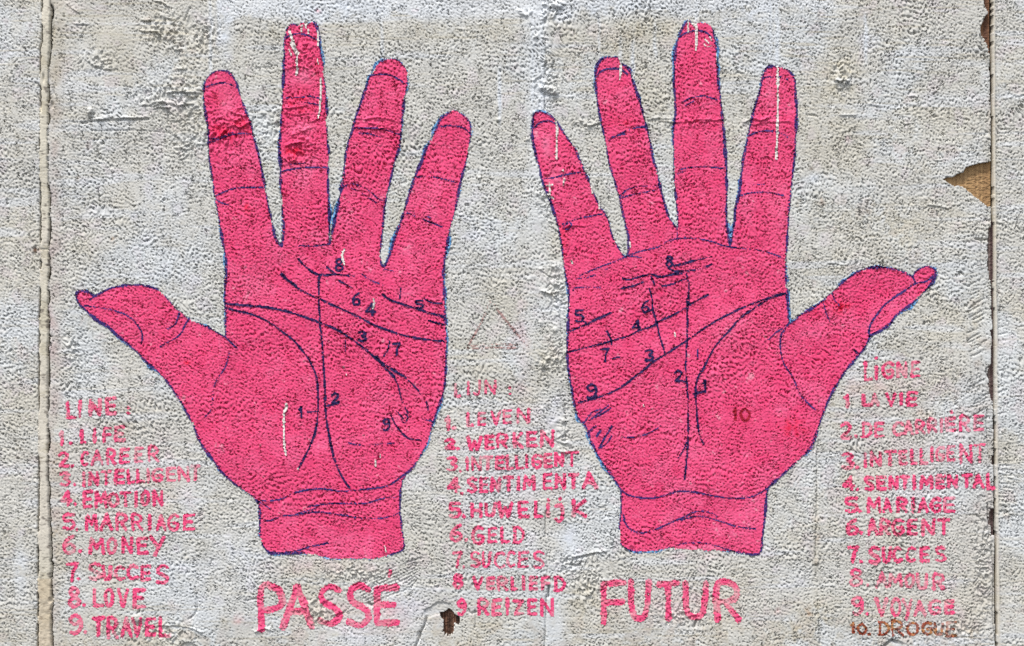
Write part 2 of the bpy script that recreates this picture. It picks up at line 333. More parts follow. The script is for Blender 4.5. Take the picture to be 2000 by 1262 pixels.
CLEAN = [(440, 60, 18, 70, .8), (650, 15, 170, 26, .9), (1200, 20, 130, 22, .9), (1500, 80, 22, 90, .6), (1450, 20, 60, 30, .7), (1700, 75, 40, 28, .5), (300, 420, 70, 90, .45), (330, 530, 120, 60, .4), (1110, 1060, 22, 35, .9), (1085, 1210, 20, 50, .8), (40, 1110, 14, 60, .7), (470, 1090, 70, 60, .55), (780, 1180, 60, 40, .7), (700, 1240, 60, 30, .7),
         (1040, 60, 25, 60, .6), (1050, 200, 25, 80, .6), (1080, 800, 30, 60, .6), (1100, 600, 30, 60, .5), (1212, 100, 5, 16, .9), (1518, 100, 5, 35, .8), (976, 190, 3, 40, .8), (1235, 120, 4, 20, .6), (1278, 70, 3, 25, .6), (920, 450, 60, 130, .4), (1690, 600, 60, 60, .3), (1590, 350, 18, 10, .8), (760, 110, 240, 40, .2), (1000, 980, 60, 120, .4), (420, 1200, 60, 40, .5), (350, 1125, 90, 40, .4), (1560, 1130, 60, 30, .4)]
DIRTY = [(1260, 55, 75, 28, .8), (1200, 95, 40, 20, .5), (850, 60, 110, 22, .5), (540, 60, 35, 25, .6), (330, 70, 70, 60, .45), (110, 60, 30, 60, .5), (400, 230, 40, 60, .5), (1645, 150, 30, 40, .8), (1610, 190, 70, 60, .4), (1600, 400, 30, 30, .5), (1750, 460, 70, 60, .35), (1060, 700, 40, 60, .5), (1700, 760, 50, 12, .5), (1810, 810, 30, 20, .5), (300, 1240, 80, 25, .4), (200, 1205, 60, 15, .3), (1150, 1190, 60, 50, .5), (1595, 1060, 10, 200, .45),
         (115, 1090, 22, 80, .6), (110, 880, 14, 60, .5), (105, 130, 14, 130, .5), (1580, 1200, 40, 40, .5), (1940, 400, 10, 300, .5), (760, 1205, 16, 18, .6), (845, 1230, 20, 30, .45), (960, 1220, 60, 20, .4), (1350, 1220, 80, 30, .3), (960, 80, 90, 60, .25), (440, 1215, 20, 18, .5), (700, 75, 60, 30, .3), (1725, 430, 160, 60, .2), (1905, 620, 25, 90, .5), (640, 1130, 60, 20, .35)]
C = mixc(C, (0.67, 0.69, 0.72), .7 * ss(0, 12, 42 + 7 * t3 + 3 * t4 - YY) * ss(415, 435, XX + 8 * t3) * ss(1130, 1110, XX + 9 * t3))
C = mixc(C, (0.67, 0.69, 0.72), .7 * ss(0, 12, 30 + 7 * t3 + 3 * t4 - YY) * ss(1110, 1130, XX + 9 * t3) * ss(1640, 1590, XX + 20 * t3))
C = mixc(C, (0.66, 0.68, 0.70), .5 * np.exp(-((XX - 1052 - 5 * t3) / 24) ** 4) * ss(760, 300, YY))
C = mixc(C, (0.43, 0.39, 0.36), .55 * np.exp(-((XX - 107) / 14) ** 2) * (XX > 90) * (.8 + .4 * t3))  # darker grey-brown band on the plaster next to the cover strip
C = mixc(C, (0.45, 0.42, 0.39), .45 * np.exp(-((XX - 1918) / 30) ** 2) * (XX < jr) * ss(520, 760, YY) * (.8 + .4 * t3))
for x, y, rx, ry, k in CLEAN: C = mixc(C, (0.64, 0.675, 0.73), k * blob(x, y, rx, ry) * (0.75 + .2 * t3 + .15 * t4))
for x, y, rx, ry, k in DIRTY: C = mixc(C, (0.50, 0.46, 0.36), k * blob(x, y, rx, ry) * (0.75 + .2 * t3 + .2 * t4))
def stain(x, y, rx, ry, k, col):
    global C; C = mixc(C, col, k * blob(x, y, rx, ry) * (0.7 + .5 * t4))
for x, y, r, k, col in [(1585, 328, 4, .8, (.12, .08, .06)), (1562, 398, 6, .6, (.30, .22, .15)), (1605, 395, 6, .5, (.40, .26, .2)), (222, 468, 7, .6, (.35, .25, .17)), (150, 350, 5, .4, (.4, .3, .22)), (1594, 1098, 5, .8, (.2, .14, .09)), (1598, 1050, 3, .6, (.35, .2, .12)), (97, 1172, 4, .7, (.05, .03, .03)),
                        (936, 348, 3, .7, (.15, .13, .1)), (973, 233, 4, .6, (.3, .3, .12)), (68, 489, 4, .8, (.25, .15, .10)), (80, 928, 4, .5, (.3, .2, .15)), (80, 487, 5, .5, (.45, .3, .2)), (1626, 792, 4, .6, (.2, .17, .12)), (105, 902, 7, .6, (.35, .25, .17)), (110, 1037, 8, .6, (.38, .3, .2)), (1658, 270, 5, .4, (.5, .3, .32)), (622, 20, 5, .6, (.7, .35, .42)), (440, 17, 4, .6, (.7, .4, .48)), (812, 20, 5, .4, (.7, .4, .48)),
                        (465, 1212, 10, .5, (.66, .42, .42)), (1757, 305, 4, .5, (.6, .3, .35)), (1580, 1198, 8, .4, (.45, .3, .2)), (1562, 1230, 10, .4, (.5, .4, .25)), (1518, 1192, 6, .4, (.7, .45, .45)), (1895, 1240, 10, .4, (.5, .4, .28))]:
    stain(x, y, r, r * 1.1, k, col)
# thin pink haze where the painter's washes ran
for x, y, rx, ry, k in [(700, 1205, 110, 40, .16), (1330, 1180, 110, 40, .12), (1020, 700, 14, 120, .10), (1000, 900, 120, 120, .08), (1780, 900, 120, 130, .08), (240, 950, 120, 140, .08), (102, 700, 12, 400, .06), (765, 1195, 20, 14, .22), (1700, 750, 70, 40, .08), (1830, 1200, 60, 60, .08), (620, 1110, 100, 14, .1), (1380, 1085, 100, 8, .12)]:
    C = mixc(C, (0.74, 0.42, 0.50), k * blob(x, y, rx, ry) * (1 + .5 * t3))
CS = np.zeros_like(C); CS[:] = (0.60, 0.56, 0.47)
CS = mixc(CS, (0.63, 0.58, 0.51), ss(-.5, 1, t2) * .6); CS = mixc(CS, (0.50, 0.45, 0.34), ss(.3, 1.6, t3 + .6 * fine) * .6)
CS = mixc(CS, (0.10, 0.08, 0.07), ss(1.2, 2.2, t4 + .5 * fine) * .7); CS = mixc(CS, (0.50, 0.40, 0.28), (YY > 1130) * .55)
stripc = strip[..., None]
C = np.where(stripc, CS, C)
C = mixc(C, (0.60, 0.53, 0.42), 0.5 * np.exp(-((XX - jr - 4) / 3) ** 2) * (XX > jr))
C = C.astype(np.float32)
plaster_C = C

# ------------------------------------------------------------------ helpers to make objects out of grid cells
col = scene.collection
def tag(o, label=None, cat=None, group=None, kind=None):
    if label: o['label'] = label
    if cat: o['category'] = cat
    if group: o['group'] = group
    if kind: o['kind'] = kind
    return o
def link(o, parent=None):
    col.objects.link(o)
    if parent: o.parent = parent
    return o
def empty(name, parent=None, loc=None):
    o = bpy.data.objects.new(name, None); o.empty_display_size = 0.05
    link(o, parent)
    return o

def surface_material(name, rough, bump_strength, scale, var=0.10, spec=0.12):
    m = bpy.data.materials.new(name); m.use_nodes = True; t = m.node_tree
    b = t.nodes['Principled BSDF']
    at = t.nodes.new('ShaderNodeAttribute'); at.attribute_name = 'coat'
    tc = t.nodes.new('ShaderNodeTexCoord')
    n1 = t.nodes.new('ShaderNodeTexNoise'); n1.inputs['Scale'].default_value = scale; n1.inputs['Detail'].default_value = 6
    n2 = t.nodes.new('ShaderNodeTexNoise'); n2.inputs['Scale'].default_value = 23.0; n2.inputs['Detail'].default_value = 5
    t.links.new(tc.outputs['Object'], n1.inputs['Vector']); t.links.new(tc.outputs['Object'], n2.inputs['Vector'])
    hsv = t.nodes.new('ShaderNodeHueSaturation')
    ma = t.nodes.new('ShaderNodeMath'); ma.operation = 'ADD'; t.links.new(n1.outputs['Fac'], ma.inputs[0]); t.links.new(n2.outputs['Fac'], ma.inputs[1])
    mr = t.nodes.new('ShaderNodeMapRange'); mr.inputs['From Min'].default_value = 0.6; mr.inputs['From Max'].default_value = 1.4
    mr.inputs['To Min'].default_value = 1 - var; mr.inputs['To Max'].default_value = 1 + var
    t.links.new(ma.outputs[0], mr.inputs['Value']); t.links.new(mr.outputs[0], hsv.inputs['Value'])
    t.links.new(at.outputs['Color'], hsv.inputs['Color']); t.links.new(hsv.outputs[0], b.inputs['Base Color'])
    bp = t.nodes.new('ShaderNodeBump'); bp.inputs['Strength'].default_value = bump_strength; bp.inputs['Distance'].default_value = 0.0012
    t.links.new(n1.outputs['Fac'], bp.inputs['Height'])
    b2 = t.nodes.new('ShaderNodeBump'); b2.inputs['Distance'].default_value = 0.006
    mp = t.nodes.new('ShaderNodeMapping'); mp.inputs['Scale'].default_value = (95, 95, 150)
    t.links.new(tc.outputs['Object'], mp.inputs['Vector'])
    n3 = t.nodes.new('ShaderNodeTexNoise'); n3.inputs['Scale'].default_value = 1.0; n3.inputs['Detail'].default_value = 2
    t.links.new(mp.outputs[0], n3.inputs['Vector']); t.links.new(n3.outputs['Fac'], b2.inputs['Height'])
    t.links.new(at.outputs['Alpha'], b2.inputs['Strength']); t.links.new(bp.outputs[0], b2.inputs['Normal'])
    t.links.new(b2.outputs[0], b.inputs['Normal'])
    b.inputs['Roughness'].default_value = rough; b.inputs['Specular IOR Level'].default_value = spec
    return m
M_PLASTER = surface_material('plaster', 0.9, 0.12, 260, 0.12)
M_PAINT = surface_material('wall_paint', 0.7, 0.12, 260, 0.10, 0.2)
M_LINE = surface_material('line_paint', 0.65, 0.2, 300, 0.15, 0.25)
M_STRIP = surface_material('strip_paint', 0.7, 0.3, 160, 0.12)

def grid_mesh(name, cells, color, off, material, parent=None, skirt=0.0, win_=None, smooth_=False):
    """cells: bool map of grid cells (or of a window of them); color: (ny,nx,3) map or a single colour; off: coat thickness in mm"""
    if win_ is None:
        ii, jj = np.nonzero(cells)
    else:
        ii, jj = np.nonzero(cells); ii = ii + win_[0].start; jj = jj + win_[1].start
    if len(ii) == 0: return None
    a = ii * NX + jj
    quads = np.stack([a, a + NX, a + NX + 1, a + 1], 1)
    uniq, inv = np.unique(quads, return_inverse=True); inv = inv.reshape(-1, 4)
    gi, gj = np.divmod(uniq, NX)
    h = H[gi, gj] + off
    co = np.empty((len(uniq), 3), np.float32)
    co[:, 0] = (XS[gj] - 1000) * MM; co[:, 1] = -h * MM; co[:, 2] = Z0 + (631 - YS[gi]) * MM
    colr = np.empty((len(uniq), 4), np.float32); colr[:, 3] = OUT[gi, gj]
    colr[:, :3] = color[gi, gj] if isinstance(color, np.ndarray) and color.ndim == 3 else color
    faces = [inv]
    if skirt:
        i0, i1, j0, j1 = ii.min(), ii.max(), jj.min(), jj.max()
        m = np.zeros((i1 - i0 + 3, j1 - j0 + 3), bool); m[ii - i0 + 1, jj - j0 + 1] = True
        li, lj = ii - i0 + 1, jj - j0 + 1
        back_of = {}
        ed = []
        for (di, dj, e0, e1) in ((-1, 0, 3, 0), (1, 0, 1, 2), (0, -1, 0, 1), (0, 1, 2, 3)):
            sel = ~m[li + di, lj + dj]
            ed.append(np.stack([inv[sel, e0], inv[sel, e1]], 1))
        ed = np.concatenate(ed)
        bv, binv = np.unique(ed, return_inverse=True); binv = binv.reshape(-1, 2)
        bco = co[bv].copy(); bco[:, 1] = skirt * MM
        n0 = len(co)
        co = np.vstack([co, bco]); colr = np.vstack([colr, colr[bv] * np.array([.8, .76, .7, 1], np.float32)])
        faces.append(np.stack([ed[:, 1], ed[:, 0], binv[:, 0] + n0, binv[:, 1] + n0], 1))
    F = np.concatenate(faces)
    me = bpy.data.meshes.new(name)
    me.vertices.add(len(co)); me.vertices.foreach_set('co', co.ravel())
    me.loops.add(F.size); me.loops.foreach_set('vertex_index', F.astype(np.int32).ravel())
    me.polygons.add(len(F)); me.polygons.foreach_set('loop_start', np.arange(0, F.size, 4, dtype=np.int32)); me.polygons.foreach_set('loop_total', np.full(len(F), 4, np.int32))
    if smooth_: me.polygons.foreach_set('use_smooth', np.ones(len(F), bool))
    ca = me.color_attributes.new('coat', 'FLOAT_COLOR', 'POINT'); ca.data.foreach_set('color', colr.ravel())
    me.materials.append(material)
    me.update(calc_edges=True)
    o = bpy.data.objects.new(name, me); link(o, parent)
    return o

# ------------------------------------------------------------------ the wall
cxx, cyy = np.meshgrid(CX, CY)
cw = (wob[:-1, :-1] + wob[1:, 1:]) / 2
cl = ~holes & (cxx < kmid(sl)); cr = (cxx > xjoint(cyy) + 0.3 * cw)
cs = (cxx >= kmid(sl)) & (cxx < kmid(sr))
cs &= ~holes; cc = ~(cl | cr | cs) & ~holes & (cxx > kmid(sr) - .1) & (cxx < xjoint(cyy) + 3); cr &= ~holes
GRP = 'roughcast panels of the street wall'
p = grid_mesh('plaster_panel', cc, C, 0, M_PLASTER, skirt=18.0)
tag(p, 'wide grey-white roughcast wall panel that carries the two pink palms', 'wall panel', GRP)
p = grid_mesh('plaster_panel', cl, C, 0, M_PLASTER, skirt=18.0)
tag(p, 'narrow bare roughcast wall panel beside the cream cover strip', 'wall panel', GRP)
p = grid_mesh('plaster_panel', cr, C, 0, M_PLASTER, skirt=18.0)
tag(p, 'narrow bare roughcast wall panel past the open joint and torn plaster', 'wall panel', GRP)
p = grid_mesh('cover_strip', cs, C, 0, M_STRIP, skirt=18.0)
tag(p, 'cream painted vertical wooden cover strip with cracked peeling edges', 'cover strip')

# wood behind the plaster
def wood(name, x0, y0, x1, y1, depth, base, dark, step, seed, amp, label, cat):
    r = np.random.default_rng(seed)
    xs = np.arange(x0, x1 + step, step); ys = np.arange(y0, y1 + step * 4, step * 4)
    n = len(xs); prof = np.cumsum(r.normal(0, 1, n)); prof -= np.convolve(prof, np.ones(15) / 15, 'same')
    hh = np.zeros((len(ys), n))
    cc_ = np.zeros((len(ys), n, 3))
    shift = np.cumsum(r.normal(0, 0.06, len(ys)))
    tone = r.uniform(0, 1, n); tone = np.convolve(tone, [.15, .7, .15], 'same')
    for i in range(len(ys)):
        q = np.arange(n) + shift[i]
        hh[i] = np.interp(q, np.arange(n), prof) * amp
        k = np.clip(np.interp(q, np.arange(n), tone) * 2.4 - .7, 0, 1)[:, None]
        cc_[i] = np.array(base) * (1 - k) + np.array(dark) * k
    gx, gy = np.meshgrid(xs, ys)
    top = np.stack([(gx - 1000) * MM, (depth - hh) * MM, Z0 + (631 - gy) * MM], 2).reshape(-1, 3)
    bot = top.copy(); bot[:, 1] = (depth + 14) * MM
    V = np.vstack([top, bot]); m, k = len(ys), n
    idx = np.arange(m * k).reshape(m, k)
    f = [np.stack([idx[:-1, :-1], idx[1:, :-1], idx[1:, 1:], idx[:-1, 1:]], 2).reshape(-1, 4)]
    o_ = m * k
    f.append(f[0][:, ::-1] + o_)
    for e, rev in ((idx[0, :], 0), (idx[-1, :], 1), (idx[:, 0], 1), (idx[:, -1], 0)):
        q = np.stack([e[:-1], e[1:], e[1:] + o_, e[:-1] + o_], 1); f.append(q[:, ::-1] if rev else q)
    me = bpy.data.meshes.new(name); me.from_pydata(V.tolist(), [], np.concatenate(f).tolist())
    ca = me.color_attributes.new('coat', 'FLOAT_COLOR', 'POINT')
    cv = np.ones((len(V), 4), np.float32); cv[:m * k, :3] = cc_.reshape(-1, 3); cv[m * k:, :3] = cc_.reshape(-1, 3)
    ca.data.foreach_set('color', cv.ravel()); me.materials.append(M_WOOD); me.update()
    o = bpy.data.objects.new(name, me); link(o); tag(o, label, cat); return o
M_WOOD = surface_material('bare_wood', 0.8, 0.4, 120, 0.15)
wood('wooden_board', 1800, 300, 1937, 425, 11.0, (.42, .265, .13), (.30, .18, .09), 1.6, 3, .12, 'tan board showing through the torn triangle in the plaster', 'board', )
wood('wooden_board', 1885, -60, 1934.5, 290, 10.0, (.26, .13, .07), (.12, .06, .04), 2.0, 5, .2, 'reddish brown board edge bared beside the top of the joint', 'board')
wood('wooden_board', 1890, 430, 1941, 1100, 10.0, (.20, .15, .14), (.08, .05, .05), 2.0, 6, .2, 'dark weathered board bared in slits along the lower joint', 'board')
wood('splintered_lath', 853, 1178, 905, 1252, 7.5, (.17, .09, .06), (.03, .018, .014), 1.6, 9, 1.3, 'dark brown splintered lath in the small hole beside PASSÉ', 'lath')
# stone behind everything so the holes never show the sky
bme = bpy.data.meshes.new('masonry_core')
x0, x1, z0, z1 = (XS[0] - 1000) * MM, (XS[-1] - 1000) * MM, Z0 + (631 - YS[-1]) * MM, Z0 + (631 - YS[0]) * MM
y0, y1 = 0.032, 0.25
bme.from_pydata([(x0, y0, z0), (x1, y0, z0), (x1, y0, z1), (x0, y0, z1), (x0, y1, z0), (x1, y1, z0), (x1, y1, z1), (x0, y1, z1)], [], [(0, 1, 2, 3), (5, 4, 7, 6), (4, 5, 1, 0), (3, 2, 6, 7), (4, 0, 3, 7), (1, 5, 6, 2)])
mm = bpy.data.materials.new('masonry'); mm.use_nodes = True
mb = mm.node_tree.nodes['Principled BSDF']; mb.inputs['Roughness'].default_value = 0.95
mn = mm.node_tree.nodes.new('ShaderNodeTexNoise'); mn.inputs['Scale'].default_value = 30
mrp = mm.node_tree.nodes.new('ShaderNodeValToRGB'); mrp.color_ramp.elements[0].color = (.09, .06, .05, 1); mrp.color_ramp.elements[1].color = (.2, .15, .12, 1)
mm.node_tree.links.new(mn.outputs['Fac'], mrp.inputs['Fac']); mm.node_tree.links.new(mrp.outputs[0], mb.inputs['Base Color'])
bme.materials.append(mm); bo = bpy.data.objects.new('wall_core', bme); link(bo); bo['kind'] = 'structure'

# ------------------------------------------------------------------ the painted palms
HAND_L = [(500,976),(507,996),(507,1028),(510,1058),(522,1076),(537,1081),(562,1081),(600,1082),(625,1086),(662,1091),(700,1090),(737,1090),(762,1083),(777,1078),(787,1073),(789,1058),(785,1033),(781,996),(782,966),(785,946),
 (790,930),(805,914),(820,892),(835,862),(845,829),(857,794),(866,767),(870,739),(871,702),(872,664),(870,632),(869,616),(868,578),(866,541),(869,503),(875,471),(880,441),(889,411),(895,378),(902,346),(910,316),(914,300),(918,270),(919,245),(910,230),(898,220),(885,216),(873,223),(860,233),(853,250),(843,270),(830,295),(823,316),
 (816,331),(805,361),(797,386),(788,416),(780,441),(770,466),(763,491),(750,521),(743,506),(744,479),(748,441),(751,404),(758,371),(765,341),(771,316),(778,295),(783,263),(786,225),(790,195),(794,170),(796,143),(788,128),(778,118),(760,115),(745,120),(733,133),(723,150),(715,170),(705,200),(695,228),(688,255),(680,280),(674,311),
 (673,330),(670,354),(664,381),(660,404),(653,434),(648,456),(644,476),(643,456),(643,416),(641,366),(641,330),(643,308),(639,263),(638,213),(634,163),(631,125),(626,100),(623,75),(618,50),(608,44),(600,50),(592,45),(583,50),(570,48),(560,60),(556,88),(555,125),(553,163),(550,213),(548,250),(546,288),(548,316),
 (548,354),(551,404),(554,441),(553,461),(549,480),(538,464),(533,441),(526,411),(520,379),(514,346),(507,310),(499,280),(494,263),(491,245),(483,225),(473,198),(466,175),(461,160),(451,145),(436,138),(421,140),(408,148),(401,160),(398,175),(398,200),(402,225),(406,250),(407,280),(409,313),
 (412,331),(417,361),(419,386),(426,416),(431,446),(436,476),(441,504),(442,541),(439,579),(441,616),(440,645),(439,657),(411,642),(391,633),(368,623),(353,611),(338,596),(323,579),(308,566),(288,559),(263,556),(238,558),(213,564),(193,574),(185,578),(175,571),(163,568),(151,571),(150,581),(155,594),(170,609),(190,626),
 (210,637),(225,652),(250,672),(270,690),(290,710),(310,727),(328,747),(343,770),(355,787),(368,812),(378,832),(388,857),(400,877),(415,897),(433,922),(458,945),(470,953),(488,966)]
HAND_R = [(1206,946),(1213,961),(1213,996),(1210,1028),(1211,1056),(1218,1068),(1238,1076),(1275,1075),(1300,1072),(1325,1073),(1350,1074),(1375,1075),(1425,1077),(1463,1082),(1478,1083),(1486,1076),(1489,1046),(1494,1008),(1496,978),(1499,956),(1508,945),(1525,930),(1550,907),(1575,885),(1588,865),(1598,835),(1608,807),(1620,777),(1635,750),(1653,722),(1673,697),(1688,680),(1700,657),(1720,645),(1738,632),
 (1750,616),(1773,599),(1795,581),(1813,561),(1824,546),(1828,534),(1823,524),(1810,520),(1798,524),(1788,531),(1782,539),(1765,531),(1743,525),(1720,522),(1700,523),(1680,529),(1663,539),(1648,549),(1635,561),(1625,571),(1605,589),(1588,601),(1565,614),(1548,629),(1541,629),(1539,604),(1538,574),(1535,541),(1535,504),(1536,479),(1539,441),(1541,404),(1545,366),(1549,329),
 (1551,310),(1554,263),(1556,225),(1554,188),(1553,163),(1549,148),(1540,138),(1525,131),(1513,130),(1500,131),(1493,140),(1488,155),(1483,180),(1473,213),(1465,245),(1460,270),(1453,300),(1450,321),(1446,354),(1443,381),(1436,406),(1434,434),(1430,459),(1426,478),(1423,466),(1420,441),(1418,416),(1419,366),(1418,316),(1416,300),(1413,250),(1408,200),(1403,163),(1400,125),(1399,100),(1394,68),(1388,50),(1375,46),(1364,44),(1352,47),(1346,40),(1338,46),
 (1328,65),(1321,88),(1318,113),(1316,150),(1318,188),(1319,225),(1315,258),(1316,300),(1316,336),(1319,379),(1323,416),(1323,445),(1317,439),(1306,424),(1300,404),(1293,379),(1287,354),(1283,331),(1277,316),(1270,280),(1263,250),(1255,220),(1248,195),(1240,170),(1233,150),(1228,135),(1213,123),(1208,113),(1190,112),(1175,116),(1166,128),(1163,148),(1164,175),(1169,213),(1175,243),(1181,270),(1186,300),
 (1190,321),(1198,346),(1205,371),(1211,391),(1216,416),(1222,441),(1227,459),(1228,481),(1223,501),(1215,496),(1205,479),(1195,459),(1188,431),(1180,416),(1170,401),(1160,379),(1150,354),(1140,331),(1131,310),(1123,290),(1110,273),(1095,250),(1085,235),(1073,225),(1055,218),(1043,223),(1040,243),(1040,270),(1045,295),(1053,324),(1058,349),(1065,369),(1073,386),(1080,409),(1088,434),(1094,461),(1098,486),(1101,516),(1105,541),(1110,566),(1110,616),
 (1109,645),(1108,682),(1110,720),(1116,757),(1123,795),(1130,817),(1143,832),(1153,857),(1163,880),(1175,900),(1190,922)]
PINK = np.array((0.76, 0.075, 0.200), np.float32)
pinkC = np.zeros((NY, NX, 3), np.float32); pinkC[:] = PINK
pinkC = mixc(pinkC, (0.80, 0.13, 0.28), ss(.1, 1.8, t2 * .8 + t3 * .4) * .45)
pinkC = mixc(pinkC, (0.70, 0.035, 0.14), ss(.6, 2.2, -t3 + .5 * t4) * .4)
brush = band(11, low=True, ax=.35, ay=2.0, seed=61) * .6 + band(14, low=True, ax=2.2, ay=.35, seed=62) * .6
pinkC = mixc(pinkC, (0.80, 0.17, 0.33), ss(.7, 2.0, brush + .3 * t3) * .35)
pinkC = mixc(pinkC, (0.62, 0.03, 0.14), ss(.7, 2.0, -brush + .3 * t2) * .30)
pinkC = mixc(pinkC, (0.80, 0.42, 0.50), ss(2.7, 3.4, t4 + .5 * t3 + .35 * g2) * .5)
for x, y, rx, ry, k in [(575, 300, 12, 14, .7), (490, 250, 14, 12, .7), (440, 262, 22, 8, .6), (470, 240, 14, 8, .5), (600, 215, 20, 10, .35), (620, 130, 10, 22, .4), (430, 190, 14, 12, .4), (1450, 810, 20, 17, .35), (1640, 603, 12, 12, .9), (1550, 835, 24, 18, .6), (483, 407, 7, 9, .9), (575, 297, 22, 12, .7), (1655, 600, 8, 8, .6), (365, 708, 6, 4, .8), (1215, 240, 22, 10, .5), (430, 255, 25, 10, .4), (1590, 600, 25, 20, .3), (1100, 465, 10, 40, .5), (590, 185, 12, 20, .5), (565, 200, 12, 16, .4)]:
    pinkC = mixc(pinkC, (0.72, 0.006, 0.045), k * blob(x, y, rx, ry) * (.8 + .4 * t4))
for x, y, rx, ry, k in [(594, 150, 20, 18, .5), (1066, 285, 10, 28, .5), (590, 250, 22, 12, .5), (500, 560, 30, 30, .25), (1085, 345, 16, 14, .5), (590, 340, 30, 30, .25), (1500, 180, 20, 30, .3), (1430, 640, 40, 40, .2), (1520, 400, 20, 60, .25), (445, 200, 18, 30, .3), (530, 1080, 30, 4, .5), (1370, 1070, 60, 4, .6), (1300, 120, 10, 20, .2)]:
    pinkC = mixc(pinkC, (0.86, 0.24, 0.40), k * blob(x, y, rx, ry) * (.9 + .3 * t4))
pinkC = pinkC.astype(np.float32)
g_c = (g[:-1, :-1] + g[1:, 1:]) / 2; g2_c = (g2[:-1, :-1] + g2[1:, 1:]) / 2
med_c = (med1[:-1, :-1] + med1[1:, 1:]) / 2; med2_c = (med2[:-1, :-1] + med2[1:, 1:]) / 2
speck = rng.standard_normal((NY - 1, NX - 1)).astype(np.float32)
INK = np.array((0.045, 0.026, 0.16), np.float32)
inkC = np.zeros((NY, NX, 3), np.float32); inkC[:] = INK
inkC = mixc(inkC, (0.10, 0.02, 0.16), ss(.2, 1.8, t4) * .5); inkC = mixc(inkC, (0.006, 0.006, 0.04), ss(.3, 2, g2) * .6).astype(np.float32)
blueC = np.zeros((NY, NX, 3), np.float32); blueC[:] = (0.10, 0.30, 0.58)
blueC = mixc(blueC, (0.05, 0.12, 0.40), ss(-.2, 1.4, t4) * .7); blueC = mixc(blueC, (0.35, 0.52, 0.66), ss(0, 1.5, g2 + .3 * t3) * .6).astype(np.float32)
darkC = (inkC * np.array((.45, .45, .55), np.float32)).astype(np.float32)
redC = np.zeros((NY, NX, 3), np.float32) + np.array((.30, .004, .02), np.float32)
whiteC = (0.72, 0.67, 0.64)

def stroke(name, pts, width, density, color, off, mat, parent, smooth=True, raise_=0.0):
    """one brush stroke: cells near the line, broken up where the brush skipped the pits"""
    q = catmull(pts, 4) if smooth and len(pts) > 2 else np.array(pts, float)
    w, D = dist_map(q, width + 4)
    r = 0.9 * width / 2 * (1.0 + 0.16 * med_c[w] + 0.14 * g2_c[w])
    keep = (D < r) & ((0.55 * g_c[w] * -1 + 0.45 * med2_c[w] + 0.5 * g2_c[w] + 0.25 * speck[w]) < density)
    if keep.sum() < 3: keep = D < max(r.max(), G * .8)
    return grid_mesh(name, keep, color, off, mat, parent, win_=w)

